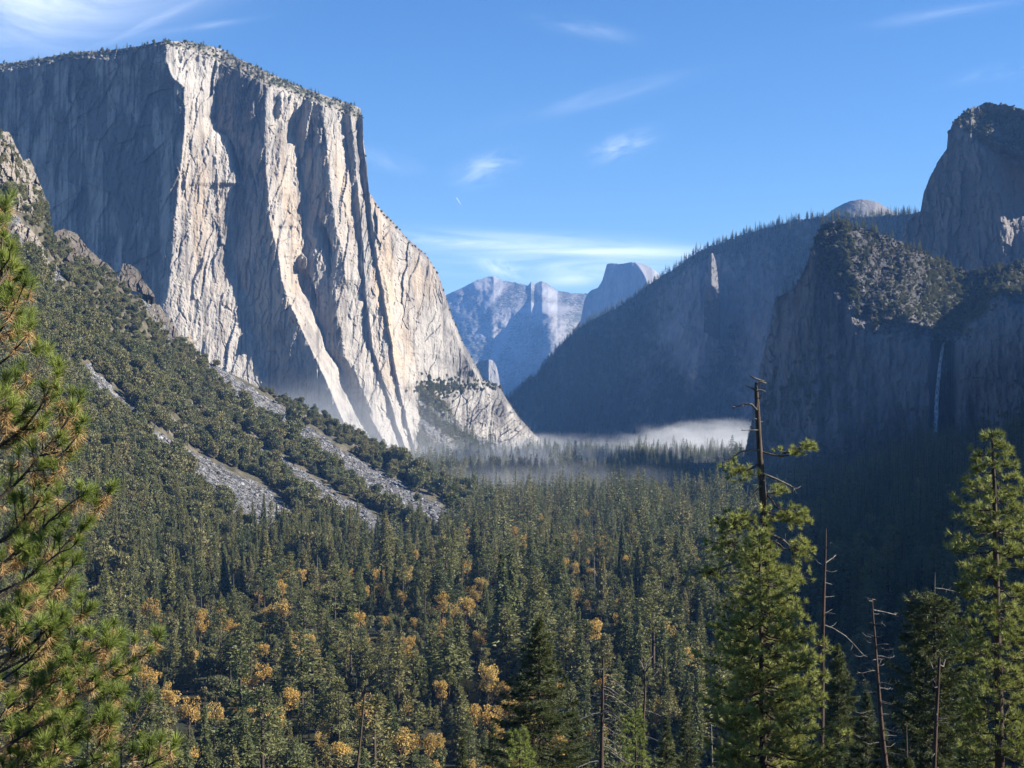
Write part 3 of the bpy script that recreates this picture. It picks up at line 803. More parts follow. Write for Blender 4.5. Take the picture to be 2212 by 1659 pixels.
def ground_z(x, y):
    near = np.interp(y, [-400, -100, -20, 0, 10, 30, 65, 110, 200, 300, 420, 520, 640, 30000], [165, 152, 141, 138.2, 133, 122, 98, 78, 50, 28, 10, 3, 0, 0])
    x0 = np.interp(y, [300, 600, 1000, 1500, 2000, 2500, 2800], [120, 170, 240, 310, 400, 470, 520])
    rise = np.minimum(0.24 * np.maximum(x - x0, 0), 120) * np.clip((y - 150) / 300, 0, 1) * np.clip((2900 - y) / 250, 0, 1)
    xe = 0.363 * y + 60
    ridge = np.minimum(np.interp(y, [2150, 2330], [1.25, 5.0]) * (x - xe), (x - shade_x(y)) * math.tan(SUN_EL) - near - rise)  # unseen ridge beside the view, its slope shaped to set where shade ends
    ridge = np.where((x > xe), np.maximum(ridge, 0), 0) * np.clip((y - 60) / 200, 0, 1) * np.clip((2640 - y) / 60, 0, 1)
    ridge = np.minimum(ridge, np.interp(y, [2100, 2300], [650, 900]) - 0.6 * np.maximum(x - 1500, 0))
    far = np.clip(y / 600, 0, 1)
    return near + rise + np.maximum(ridge, 0) + far * 2.0 * fbm(x / 90, y / 90, 4, 301) + 6 * np.clip(np.abs(ridge) / 60, 0, 1) * fbm(x / 40, y / 40, 4, 302) - 1.0


ys = np.concatenate([np.linspace(-300, 100, 50, endpoint=False), np.linspace(100, 3000, 330, endpoint=False), np.geomspace(3000, 17000, 60)])
us = np.linspace(-1.6, 3.0, 420)
GY = ys[:, None] + 0 * us[None]
GX = us[None] * (np.maximum(GY, 0) * 0.42 + 130)
GZ = ground_z(GX, GY)
GR = obj('ground', mesh('ground', np.stack([GX, GY, GZ], -1), grid_quads(len(ys), len(us))[:, ::-1], None, [M['ground']], smooth=True), kind='structure')

# ================================================================ air: haze, mist, contrail, waterfall
def box_mesh(name, lo, hi, mat):
    (x0, y0, z0), (x1, y1, z1) = lo, hi
    V = [(x, y, z) for z in (z0, z1) for y in (y0, y1) for x in (x0, x1)]
    Q = [(0, 2, 3, 1), (4, 5, 7, 6), (0, 1, 5, 4), (2, 6, 7, 3), (0, 4, 6, 2), (1, 3, 7, 5)]
    return mesh(name, V, Q, None, [mat])


hm, n = new_mat('haze_air')
vp = n.node('ShaderNodeVolumePrincipled', {'Color': (0.18, 0.43, 1.0, 1), 'Density': HAZE, 'Anisotropy': 0.0})
finish(n, None, vp.outputs[0])
obj('haze', box_mesh('haze', (-9000, -400, -8), (12500, 17500, 1900), hm), kind='stuff', label='blue haze filling the valley air')


def mist(c, r, dens, nscale, seed, lo=0.38, hi=0.72):
    m, n = new_mat('mist_air')
    tc = n.node('ShaderNodeTexCoord').outputs['Object']
    g = n.node('ShaderNodeVectorMath', {0: tc}, operation='LENGTH').outputs[1]
    fall = n.math('SUBTRACT', 1.0, g)
    nz = n.noise(n.scale(n.pos(), (nscale, nscale, nscale * 1.7)), 1.0, 6, 0.6, 0.6)
    s = n.node('ShaderNodeMapRange', {'Value': n.math('ADD', fall, n.math('MULTIPLY', n.math('SUBTRACT', nz, 0.5), 1.9)), 'From Min': lo, 'From Max': hi}, interpolation_type='SMOOTHSTEP').outputs[0]
    edge = n.node('ShaderNodeMapRange', {'Value': g, 'From Min': 1.0, 'From Max': 0.8}, interpolation_type='SMOOTHSTEP').outputs[0]
    d = n.math('MULTIPLY', n.math('MULTIPLY', s, edge), dens)
    v = n.node('ShaderNodeVolumePrincipled', {'Color': (0.93, 0.96, 1.0, 1), 'Density': d, 'Anisotropy': 0.1})
    finish(n, None, v.outputs[0])
    u, w = np.linspace(0, np.pi, 13), np.linspace(0, 2 * np.pi, 25)
    P = np.stack([np.sin(u)[:, None] * np.cos(w), np.sin(u)[:, None] * np.sin(w), np.cos(u)[:, None] + 0 * w], -1)
    o = obj('mist', mesh('mist', P, grid_quads(13, 25), None, [m]), kind='stuff', loc=c)
    o.scale = r
    return o


if MIST:
    mist((610, 4350, 0), (390, 330, 122), 0.0088, 0.0060, 1, 0.05, 0.95)
    mist((170, 4050, 0), (520, 330, 80), 0.0026, 0.006, 5, 0.05, 0.8)
    mist((-80, 3350, 0), (600, 520, 85), 0.0022, 0.0055, 2, 0.05, 0.8)
    mist((30, 2260, 0), (330, 230, 70), 0.0016, 0.009, 3, 0.1, 0.7)
    mist((-380, 2950, 60), (330, 450, 200), 0.0008, 0.004, 4, 0.0, 0.75)


cm, n = new_mat('contrail_ice')
tc = n.node('ShaderNodeTexCoord').outputs['Object']
sp = n.node('ShaderNodeSeparateXYZ', {0: tc})
f = n.math('MULTIPLY', n.math('ADD', 0.0, n.math('SUBTRACT', 1.0, sp.outputs[0], clamp=True)), 0.8, clamp=True)
mx = n.node('ShaderNodeMixShader', {0: f, 1: n.node('ShaderNodeBsdfTransparent').outputs[0], 2: n.node('ShaderNodeBsdfDiffuse', {'Color': (0.95, 0.95, 0.95, 1)}).outputs[0]})
finish(n, mx.outputs[0])
b = MB()
b.tube([(0, 0, 0), (0.02, 0, 0), (0.5, 0, 0), (1.0, 0, 0)], [0.004, 0.012, 0.022, 0.03], 8)
ct = obj('contrail', b.mesh('contrail', cm, True), loc=W(986., 427., 30000.), label='short white contrail high in the blue sky', cat='contrail')
dv_ = Vector(W(999., 447., 29900.) - W(986., 427., 30000.))
ct.rotation_euler = dv_.to_track_quat('X', 'Z').to_euler()
ct.scale = (dv_.length,) * 3

wm, n = new_mat('falling_water')
p = n.pos()
nz = n.noise(n.scale(p, (0.35, 0.35, 0.02)), 1.0, 5, 0.6)
al = n.math('MULTIPLY', n.math('MULTIPLY', n.math('SUBTRACT', nz, 0.25), 2.2, clamp=True), n.attr('dens'), clamp=True)
bs = n.node('ShaderNodeBsdfPrincipled', {'Base Color': (0.95, 0.96, 0.98, 1), 'Roughness': 0.5})
mx = n.node('ShaderNodeMixShader', {0: al, 1: n.node('ShaderNodeBsdfTransparent').outputs[0], 2: bs.outputs[0]})
finish(n, mx.outputs[0])
fy = np.linspace(738, 982, 60)
fc = np.interp(fy, [738, 745, 790, 850, 920, 982], [2040, 2037, 2030, 2024, 2021, 2024])
fw = np.interp(fy, [738, 760, 850, 930, 982], [4.5, 6.5, 9.0, 11.0, 13.0]) * (1 + 0.12 * fbm(fy / 14, fy * 0, 3, 5))
na = 16
an = np.arange(na) / na * 2 * np.pi
FP = W(fc[:, None] + 0.5 * fw[:, None] * np.cos(an)[None], fy[:, None] + 0 * an[None], np.interp(fy, [738, 750, 982], [2686, 2655, 2572])[:, None] - 4 * np.sin(an)[None])
ring = np.arange(60 * na).reshape(60, na); nx_ = np.roll(ring, -1, 1)
dens = np.interp(fy, [738, 760, 900, 970, 982], [1.8, 1.7, 1.3, 0.9, 0.15])[:, None] + 0 * an[None]
obj('waterfall', mesh('waterfall', FP, np.stack([ring[:-1], nx_[:-1], nx_[1:], ring[1:]], -1).reshape(-1, 4), None, [wm], attrs={'dens': dens}, smooth=True),
    label='thin white waterfall dropping down the dark cliff from the hanging valley', cat='waterfall')
# ================================================================ vegetation
M['needle'] = leafmat('dark_needles', [(0.050, 0.066, 0.028), (0.090, 0.106, 0.041), (0.132, 0.138, 0.052), (0.175, 0.165, 0.062), (0.20, 0.145, 0.07)], 0.25)
M['oakleaf'] = leafmat('live_oak_leaves', [(0.066, 0.074, 0.030), (0.098, 0.106, 0.043), (0.135, 0.136, 0.055), (0.17, 0.155, 0.064), (0.19, 0.15, 0.08)], 0.2)
M['gold'] = leafmat('autumn_leaves', [(0.20, 0.16, 0.05), (0.38, 0.25, 0.07), (0.54, 0.34, 0.09), (0.55, 0.38, 0.12), (0.30, 0.26, 0.09)], 0.35)
M['bark'] = barkmat('brown_bark', (0.028, 0.022, 0.018), (0.085, 0.062, 0.045))
M['grey'] = barkmat('weathered_dead_wood', (0.05, 0.044, 0.04), (0.17, 0.155, 0.14), 2.0)
M['redbark'] = barkmat('reddish_dead_bark', (0.025, 0.019, 0.016), (0.085, 0.054, 0.040), 2.0)
M['pine_green'] = leafmat('fresh_pine_needles', [(0.07, 0.10, 0.026), (0.15, 0.20, 0.046), (0.25, 0.30, 0.07), (0.33, 0.35, 0.10)], 0.35, spread=0.85, patch=1.4)
M['pine_dark'] = leafmat('pine_needles', [(0.10, 0.118, 0.034), (0.20, 0.225, 0.060), (0.33, 0.345, 0.10), (0.44, 0.42, 0.15)], 0.3, spread=0.85, patch=0.9)
M['pine_tan'] = leafmat('old_tan_needles', [(0.28, 0.16, 0.065), (0.44, 0.28, 0.12), (0.60, 0.41, 0.20)], 0.3, spread=0.8, patch=2.0)
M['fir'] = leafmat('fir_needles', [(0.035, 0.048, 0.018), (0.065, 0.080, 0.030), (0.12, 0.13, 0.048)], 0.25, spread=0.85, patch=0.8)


def rows_unit(v):
    return v / (np.linalg.norm(v, axis=-1, keepdims=True) + 1e-9)


def cards(P, A, L, Wd, r):
    """Leafy sprays: pointed triangles at P along A, length L and width Wd, each rolled at random."""
    k = len(P)
    side = rows_unit(np.cross(A, rows_unit(r.normal(size=(k, 3)))))
    V = np.stack([P - side * (Wd / 2)[:, None], P + side * (Wd / 2)[:, None], P + A * L[:, None]], 1).reshape(-1, 3)
    return V, np.arange(3 * k).reshape(k, 3)


def conifer(seed, H=40.0, R=4.4, levels=26, per=6, cpb=5, power=0.85, start=0.14, droop=0.25, ragged=0.35, gap=0.0, cs=1.0):
    """Crown triangles and a trunk for one forest conifer of height H."""
    r = np.random.default_rng(seed)
    PP, AA, LL, WW = [], [], [], []
    lean = r.normal(size=2) * 0.012
    side_bias, ba = r.uniform(0, 0.3), r.uniform(0, 6.28)
    for k in range(levels):
        t = start + (1 - start) * (k + r.uniform(-0.3, 0.3)) / levels
        t = min(max(t, start), 0.985)
        rad = R * ((1 - t) / (1 - start)) ** power * (0.55 + 0.45 * min(1, (t - start) * 7))
        m = max(3, int(round(per * (0.5 + 0.7 * rad / R))))
        off = r.uniform(0, 6.28)
        for q in range(m):
            if r.random() < gap: continue
            az = off + 6.283 * q / m + r.normal() * 0.25
            ln = rad * r.uniform(1 - ragged, 1 + ragged * 0.4) * (1 + side_bias * math.cos(az - ba))
            s = r.uniform(0.15, 1.0, cpb) ** 0.8
            z = t * H - droop * ln * s + r.normal(size=cpb) * 0.018 * H * 0.5
            x, y = np.cos(az) * ln * s + lean[0] * t * H, np.sin(az) * ln * s + lean[1] * t * H
            PP.append(np.stack([x, y, z], -1) + r.normal(size=(cpb, 3)) * 0.06 * R)
            a = np.stack([np.cos(az + r.normal(size=cpb) * 0.6), np.sin(az + r.normal(size=cpb) * 0.6), -droop + r.normal(size=cpb) * 0.35], -1)
            AA.append(rows_unit(a))
            LL.append((0.30 * ln + 0.021 * H) * r.uniform(0.6, 1.2, cpb) * cs); WW.append((0.16 * ln + 0.014 * H) * r.uniform(0.6, 1.2, cpb) * cs)
    PP.append(np.array([[lean[0] * H, lean[1] * H, H * 0.955]] * 4)); AA.append(rows_unit(np.array([[0, 0, 1.], [.12, 0, 1], [-.1, .1, 1], [0, -.12, 1]])))
    LL.append(np.full(4, 0.05 * H)); WW.append(np.full(4, 0.012 * H))
    V, T = cards(np.concatenate(PP), np.concatenate(AA), np.concatenate(LL), np.concatenate(WW), r)
    b = MB()
    b.tube([(0, 0, -2), (lean[0] * H * .3, lean[1] * H * .3, H * .3), (lean[0] * H * .7, lean[1] * H * .7, H * .7), (lean[0] * H, lean[1] * H, H * .97)],
           [0.014 * H, 0.011 * H, 0.006 * H, 0.001 * H], 6)
    return V, T, b


def lobed(seed, H, R, nl, per, size, flat=0.75, zc=0.62, stem=True):
    """A broadleaf crown of uneven lobes made of small leaf clumps, with a stem and limbs."""
    r = np.random.default_rng(seed)
    V, T, n0 = [], [], 0
    b = MB()
    top = H * zc
    if stem: b.tube([(0, 0, -1.5), (0.02 * H, 0, top * 0.5), (0.0, 0.02 * H, top)], [0.03 * H, 0.022 * H, 0.012 * H], 6)
    for _ in range(nl):
        a, q = r.uniform(0, 6.28), r.uniform(0.1, 1) ** 0.6
        c = np.array([math.cos(a) * R * 0.62 * q, math.sin(a) * R * 0.62 * q, top + (H - top) * r.uniform(-0.55, 0.62) * (1.1 - 0.5 * q)])
        rl = R * r.uniform(0.26, 0.46)
        if stem: b.tube([(0, 0, top * r.uniform(0.4, 0.8)), tuple(c)], [0.012 * H, 0.004 * H], 4)
        d = rows_unit(r.normal(size=(per, 3)))
        P = c + d * (rl * r.uniform(0.55, 1.0, per) ** 0.5)[:, None] * np.array([1, 1, flat])
        A = rows_unit(d * 0.6 + r.normal(size=(per, 3)) * 0.8)
        v, t = cards(P, A, size * r.uniform(0.6, 1.4, per), size * r.uniform(0.6, 1.2, per), r)
        V.append(v); T.append(t + n0); n0 += len(v)
    return np.concatenate(V), np.concatenate(T), b


def joined(name, V, T, b, mats):
    """Crown and stem in one mesh (for trees too small to show their parts)."""
    bv, bq, bt = b.arrays()
    if bv is None or len(bv) == 0:
        return mesh(name, V, None, T, mats[:1])
    TT = np.concatenate([T, bt + len(V)]) if bt is not None else T
    tm = np.concatenate([np.zeros(len(T), int), np.ones(len(TT) - len(T), int)])
    return mesh(name, np.concatenate([V, bv]), bq + len(V) if bq is not None else None, TT, mats, qm=1, tm=tm)


class Kind:
    """One kind of tree: several grown variants, each as crown + trunk meshes and as one small joined mesh."""
    def __init__(s, name, gens, leaf, bark, H):
        s.name, s.H = name, H
        s.crowns, s.trunks, s.small = [], [], []
        for g in gens:
            V, T, b = g
            s.crowns.append(mesh(name + '_crown', V, None, T, [leaf]))
            s.trunks.append(b.mesh(name + '_trunk', bark, True))
            s.small.append(joined(name, V, T, b, [leaf, bark]))


def place_parts(kind, v, p, rz, s, label, cat, group):
    o = bpy.data.objects.new(kind.name, None)
    o.empty_display_size = 0.5
    C.objects.link(o)
    o.location = p; o.rotation_euler = (0, 0, rz); o.scale = s
    tag(o, label, cat, group)
    for nm, ms in (('trunk', kind.trunks), ('crown', kind.crowns)):
        c = bpy.data.objects.new(nm, ms[v]); C.objects.link(c); c.parent = o
    return o


def place_small(kind, v, p, rz, s, label, cat, group):
    o = bpy.data.objects.new(kind.name, kind.small[v])
    C.objects.link(o)
    o.location = p; o.rotation_euler = (0, 0, rz); o.scale = s
    return tag(o, label, cat, group)


PROTO = {}


def mass(name, meshes, P, S, r, label=None, T=None):
    """Uncounted vegetation: one object whose points carry copies of a few grown plants."""
    k = len(P)
    me = bpy.data.meshes.new(name)
    me.vertices.add(k); me.vertices.foreach_set("co", np.asarray(P, np.float32).ravel())
    for an, typ, val in (('size', 'FLOAT', S), ('turn', 'FLOAT', r.uniform(0, 6.28, k)), ('which', 'INT', r.integers(0, len(meshes), k)), ('tall', 'FLOAT', T if T is not None else S * r.uniform(0.65, 1.5, k))):
        a = me.attributes.new(an, typ, 'POINT')
        a.data.foreach_set("value", np.asarray(val, np.int32 if typ == 'INT' else np.float32))
    me.update()
    o = obj(name, me, kind='stuff', label=label)
    g = bpy.data.node_groups.new(name + '_copies', 'GeometryNodeTree')
    g.interface.new_socket('Geometry', in_out='INPUT', socket_type='NodeSocketGeometry')
    g.interface.new_socket('Geometry', in_out='OUTPUT', socket_type='NodeSocketGeometry')
    N, Lk = g.nodes, g.links
    gi, go = N.new('NodeGroupInput'), N.new('NodeGroupOutput')
    jn = N.new('GeometryNodeJoinGeometry')
    for m in reversed(meshes):
        if m.name not in PROTO: PROTO[m.name] = bpy.data.objects.new(m.name, m)
        oi = N.new('GeometryNodeObjectInfo'); oi.inputs['Object'].default_value = PROTO[m.name]; oi.inputs['As Instance'].default_value = True
        Lk.new(oi.outputs['Geometry'], jn.inputs[0])
    at = {}
    for an, typ in (('size', 'FLOAT'), ('turn', 'FLOAT'), ('which', 'INT'), ('tall', 'FLOAT')):
        nd = N.new('GeometryNodeInputNamedAttribute'); nd.data_type = typ; nd.inputs['Name'].default_value = an
        at[an] = nd.outputs['Attribute']
    cr, cs = N.new('ShaderNodeCombineXYZ'), N.new('ShaderNodeCombineXYZ')
    Lk.new(at['turn'], cr.inputs[2])
    for i, a in ((0, 'size'), (1, 'size'), (2, 'tall')): Lk.new(at[a], cs.inputs[i])
    ip = N.new('GeometryNodeInstanceOnPoints')
    ip.inputs['Pick Instance'].default_value = True
    Lk.new(gi.outputs[0], ip.inputs['Points']); Lk.new(jn.outputs[0], ip.inputs['Instance']); Lk.new(at['which'], ip.inputs['Instance Index'])
    Lk.new(cr.outputs[0], ip.inputs['Rotation']); Lk.new(cs.outputs[0], ip.inputs['Scale'])
    Lk.new(ip.outputs[0], go.inputs[0])
    o.modifiers.new('copies', 'NODES').node_group = g
    return o


def frame(p):
    """Pixel of a world point in the 2212 x 1659 frame."""
    return CX + p[..., 0] / p[..., 1] * F, H0 - (p[..., 2] - CZ) / p[..., 1] * F


# ---- grown variants
near_gens = [conifer(400 + i, 40, R, lv, 8, 20, pw, st, dr, rg, gp, 0.72) for i, (R, lv, pw, st, dr, rg, gp) in enumerate([
    (6.6, 30, 0.95, 0.08, 0.30, 0.30, 0.05), (5.4, 34, 0.9, 0.08, 0.35, 0.28, 0.05), (7.2, 24, 0.8, 0.20, 0.15, 0.45, 0.18), (6.0, 28, 1.0, 0.10, 0.25, 0.35, 0.08), (6.6, 22, 0.65, 0.32, 0.10, 0.5, 0.26), (5.0, 34, 1.0, 0.06, 0.4, 0.28, 0.05), (7.0, 13, 0.6, 0.35, 0.05, 0.6, 0.3), (6.0, 15, 0.75, 0.25, 0.0, 0.6, 0.25), (4.2, 40, 1.1, 0.04, 0.5, 0.25, 0.0)])]
far_gens = [conifer(440 + i, 40, R, 17, 6, 6, pw, st, dr, 0.32, 0.04) for i, (R, pw, st, dr) in enumerate([(5.6, 0.85, 0.1, 0.3), (4.8, 0.85, 0.1, 0.3), (6.2, 0.75, 0.18, 0.15), (5.2, 1.0, 0.12, 0.25), (5.8, 0.7, 0.25, 0.1)])]


def pine_like(seed, H=40.0, R=5.0, n_=20, per=80, low=0.4):
    """A ponderosa-like crown: rounded clumps of foliage at the ends of limbs, with gaps that show the trunk."""
    q = np.random.default_rng(seed)
    V, T, n0 = [], [], 0
    b = MB(); b.tube([(0, 0, -2), (0, 0, H * .5), (0, 0, H * .96)], [0.014 * H, 0.009 * H, 0.002 * H], 6)
    for k in range(n_):
        t = low + (0.97 - low) * (k + q.random()) / n_
        rad = R * (1 - ((t - low) / (1 - low)) ** 1.6) ** 0.7 * q.uniform(0.35, 1.0)
        a = k * 2.4 + q.normal() * 0.5
        c = np.array([math.cos(a) * rad, math.sin(a) * rad, t * H + q.normal() * 0.5]); rl = q.uniform(1.2, 2.5) * (1.15 - 0.5 * t)
        b.tube([(0, 0, t * H - 0.3 * rad), tuple(c)], [0.10, 0.04], 4)
        d = rows_unit(q.normal(size=(per, 3))); P_ = c + d * (rl * q.uniform(0.3, 1.0, per) ** 0.5)[:, None] * np.array([1.15, 1.15, 0.75])
        v, t_ = cards(P_, rows_unit(d + np.array([0, 0, 0.4]) + q.normal(size=(per, 3)) * 0.5), 0.95 * q.uniform(0.6, 1.3, per), 0.55 * q.uniform(0.6, 1.3, per), q)
        V.append(v); T.append(t_ + n0); n0 += len(v)
    return np.concatenate(V), np.concatenate(T), b


near_gens += [pine_like(430, R=5.0), pine_like(431, R=4.2, n_=17, low=0.5), pine_like(432, R=5.6, n_=24, low=0.3)]
KN = Kind('conifer_tree', near_gens, M['needle'], M['bark'], 40)
KF = Kind('distant_conifer', far_gens, M['needle'], M['bark'], 40)
KO = Kind('autumn_oak', [lobed(460 + i, 21, 5.8, 16, 90, 0.6, 0.75, 0.62) for i in range(4)], M['gold'], M['bark'], 21)
KL = Kind('live_oak', [lobed(470 + i, 9, 5.2, 12, 110, 0.85, 0.8, 0.5) for i in range(5)], M['oakleaf'], M['bark'], 9)
KL2 = Kind('evergreen_oak', [lobed(480 + i, 14, 6.0, 14, 130, 0.85, 0.85, 0.55) for i in range(4)], M['oakleaf'], M['bark'], 14)


def snag_mesh(seed, H=26, thick=0.012, nb=22, reach=0.10):
    r = np.random.default_rng(seed)
    b = MB()
    lean = r.normal(size=2) * 0.02 * H
    b.tube([(0, 0, -1), (lean[0] * .4, lean[1] * .4, H * .45), (lean[0], lean[1], H)], [thick * H, thick * H * 0.75, thick * H * 0.25], 6)
    for _ in range(nb):
        t = r.uniform(0.3, 0.97); a = r.uniform(0, 6.28); ln = reach * H * r.uniform(0.3, 1) * (1.25 - t)
        p0 = np.array([lean[0] * t, lean[1] * t, t * H]); d = np.array([math.cos(a), math.sin(a), r.uniform(-0.4, 0.25)])
        b.tube([p0, p0 + d * ln * 0.6, p0 + d * ln + np.array([0, 0, 0.1 * ln])], [0.0028 * H, 0.002 * H, 0.0008 * H], 4)
    return b


SN = [snag_mesh(490 + i).mesh('dead_snag', M['grey'], True) for i in range(4)]

# ---- the forest of the valley floor -----------------------------------------
r = np.random.default_rng(11)


def floor_points(y0, y1, gap, clear):
    out = []
    y = y0
    while y < y1:
        g = gap(y)
        half = 0.40 * y + 60
        xs = np.arange(-half, half * 1.05 + 20, g)
        p = np.stack([xs + r.uniform(-0.48, 0.48, len(xs)) * g, y + r.uniform(-0.48, 0.48, len(xs)) * g], -1)
        out.append(p)
        y += g * 0.9
    p = np.concatenate(out)
    return p[r.random(len(p)) > clear]


sl_foot = [W(np.array(px), H0 + 146.0 / d * F, d) for px, d in SL_DB]
fx, fy_ = np.array([q[0] for q in sl_foot]), np.array([q[1] for q in sl_foot])


def off_slope(p, m=0.0):
    """True where the foot of the talus slope is not crossed (points right of its base line)."""
    return p[:, 0] > np.interp(p[:, 1], fy_, fx, left=-9e9, right=9e9) - m


pts = floor_points(235, 4380, lambda y: np.interp(y, [235, 500, 900, 1600, 2400, 4400], [10.5, 11.0, 11.5, 12.5, 14.5, 17.0]), 0.05)
ok = (pts[:, 1] < 1955) & off_slope(pts) | (pts[:, 1] >= 1955) & (pts[:, 0] > np.interp(pts[:, 1], [1955, 2300, 3000, 4400], [-30, -240, -420, -150]))
ok &= ~((pts[:, 1] > 2560) & (pts[:, 0] > np.interp(pts[:, 1], [2560, 2900], [1000, 400])) & (pts[:, 1] < 3900))
ok &= r.random(len(pts)) < np.clip(0.85 + 1.7 * fbm(pts[:, 0] / 34, pts[:, 1] / 40, 3, 533), 0.12, 1)
pts = pts[ok]
h = np.clip(r.normal(32, 11, len(pts)), 10, 54) * np.interp(pts[:, 1], [235, 420, 700, 30000], [0.62, 0.8, 1.0, 1.0])
# openings in the canopy, where shrubs and shade show between the crowns
open_ = fbm(pts[:, 0] / 60, pts[:, 1] / 60, 3, 501)
h *= np.where(open_ > 0.26, 0.5, 1.0) * (1 + 0.5 * fbm(pts[:, 0] / 55, pts[:, 1] / 70, 3, 535))
z = ground_z(pts[:, 0], pts[:, 1])
P = np.concatenate([pts, z[:, None]], 1)
fpx, fpy = frame(P + np.array([0, 0, 1.0]) * h[:, None])
inview = (fpx > -60) & (fpx < 2270) & (fpy < 1680)
gold_n = fbm(pts[:, 0] / 110, pts[:, 1] / 150, 3, 511)
zone = np.exp(-((fpx - 470) / 330) ** 2 - ((fpy - 1560) / 120) ** 2) * 0.20 + np.exp(-((fpx - 960) / 360) ** 2 - ((fpy - 1300) / 130) ** 2) * 0.13 + np.exp(-((fpx - 480) / 200) ** 2 - ((fpy - 1130) / 110) ** 2) * 0.06 + np.exp(-((fpx - 850) / 200) ** 2 - ((fpy - 1600) / 80) ** 2) * 0.14 + 0.014
gold = inview & (r.random(len(P)) < 1.8 * zone * np.clip(1.0 + 2.2 * gold_n, 0.1, 3)) & (P[:, 1] < 1900)
gp = P[gold][:, :2]
for q in gp:
    dq = P[:, :2] - q
    h[(np.abs(dq[:, 0]) < 10) & (dq[:, 1] < 5) & (dq[:, 1] > -34) & ~gold] *= 0.55
oak = ~gold & (r.random(len(P)) < np.interp(P[:, 0] - np.interp(P[:, 1], fy_, fx), [0, 60, 180, 400], [0.5, 0.32, 0.14, 0.06])) & (P[:, 1] < 1900)
snag = ~gold & ~oak & inview & (r.random(len(P)) < 0.055 * np.clip(1 + 2 * fbm(pts[:, 0] / 90, pts[:, 1] / 90, 2, 521), 0.2, 3)) & (P[:, 1] > 420) & (P[:, 1] < 1800)
con = ~gold & ~oak & ~snag

size = h * F / P[:, 1]
ci = np.where(con & inview & (fpx > 0) & (fpx < 2205) & (fpy < 1600))[0]
ci = ci[np.argsort(-size[ci])][:300]
is_ind = np.zeros(len(P), bool); is_ind[ci] = True


SHAPE = ['full', 'narrow', 'broad', 'pointed', 'high crowned', 'slim', 'sparse', 'thin', 'spire like', 'clumpy', 'tufted', 'wide clumpy']


def where_word(px, py):
    """Where a tree of the forest stands, by what is around it in the view."""
    row = 'at the bottom edge of the forest' if py > 1540 else 'in the nearer forest' if py > 1430 else 'in the middle forest' if py > 1310 else 'in the farther forest'
    col = ('beside the long needled pine' if px < 400 else 'below the widest talus fan' if px < 620 else 'below the longest talus streak' if px < 860 else 'under the sunlit cliff' if px < 1040
           else 'around the big dark fir' if px < 1270 else 'by the red brown snag' if px < 1470 else 'in hillside shade')
    return row + ' ' + col


for i in ci:
    tall = 'tall' if h[i] > 38 else ('short' if h[i] < 25 else 'middling')
    kv = r.integers(0, 12)
    place_parts(KN, kv, P[i], r.uniform(0, 6.28), (h[i] / 40 * r.uniform(0.95, 1.6),) * 2 + (h[i] / 40,),
                f"{tall} {SHAPE[kv]} conifer {where_word(fpx[i], fpy[i])}", 'conifer', 'conifers of the near valley forest')
rest = con & ~is_ind
nr_, fr_ = rest & (P[:, 1] < 1250), rest & (P[:, 1] >= 1250)
mass('valley_forest', KN.small, P[nr_], h[nr_] / 40 * r.uniform(0.95, 1.6, nr_.sum()), r, 'dense conifer forest covering the valley floor', T=h[nr_] / 40)
mass('far_forest', KF.small, P[fr_], h[fr_] / 40 * r.uniform(0.9, 1.45, fr_.sum()), r, 'distant conifers massed across the valley floor', T=h[fr_] / 40)
ug = floor_points(300, 1500, lambda y: 13.0, 0.3)
ug = ug[off_slope(ug)]
mass('undergrowth', KL.small, np.concatenate([ug, ground_z(ug[:, 0], ug[:, 1])[:, None]], 1), r.uniform(0.4, 0.95, len(ug)), r, 'brush and young trees between the valley conifers')

gi_ = np.where(gold)[0]
gi_ = gi_[np.argsort(-(19 * F / P[gi_, 1]))][:300]
for i in gi_:
    s = r.uniform(0.5, 1.0)
    fn = place_parts if P[i, 1] < 700 else place_small
    szw = 'large' if s > 0.85 else ('small' if s < 0.66 else 'middling')
    fn(KO, r.integers(0, 4), P[i], r.uniform(0, 6.28), (s, s, s * r.uniform(0.95, 1.35)), f"{szw} golden autumn oak {where_word(fpx[i], fpy[i])}", 'oak', 'golden autumn oaks in the forest')

oi_ = np.where(oak)[0]
mass('evergreen_oaks', KL2.small, P[oi_], r.uniform(0.6, 1.15, len(oi_)), r, 'rounded evergreen oaks mixed into the forest')

for i in np.where(snag)[0]:
    o = obj('dead_snag', SN[r.integers(0, 4)], loc=P[i], label='thin grey dead trunk ' + where_word(fpx[i], fpy[i]), cat='dead tree', group='grey dead trunks in the forest')
    s = h[i] / 26 * r.uniform(0.6, 0.95)
    o.scale = (s, s, s); o.rotation_euler = (0, 0, r.uniform(0, 6.28))

# ---- brush and trees of the talus slope ---------------------------------------
sp = scatter(SL, 7600, lambda px, py: (talus(px, py) < 0.04 + 0.75 * np.clip(fbm(px / 30, py / 24, 3, 555) - 0.22, 0, 1) * 3) * (px > -120) * 1.0, r)
qx, qy = frame(sp)
v = (qy - np.interp(qx, *poly(SL_SKY))) / (H0 + 146.0 / np.interp(qx, *poly(SL_DB)) * F - np.interp(qx, *poly(SL_SKY)))
thin = (v < 0.16) & (qx < 330) & (r.random(len(sp)) < 0.4)
sp, qx, qy, v = sp[~thin], qx[~thin], qy[~thin], v[~thin]
iscon = r.random(len(sp)) < np.interp(v, [0, 0.45, 0.7, 0.85, 1], [0.015, 0.05, 0.25, 0.6, 0.75])
goldb = ~iscon & (r.random(len(sp)) < np.interp(v, [0, 0.55, 0.75, 1], [0, 0.01, 0.07, 0.10]))
ob = np.where(~iscon & ~goldb)[0]
vis = (qx[ob] > 5) & (qx[ob] < 1060) & (v[ob] < 0.78)
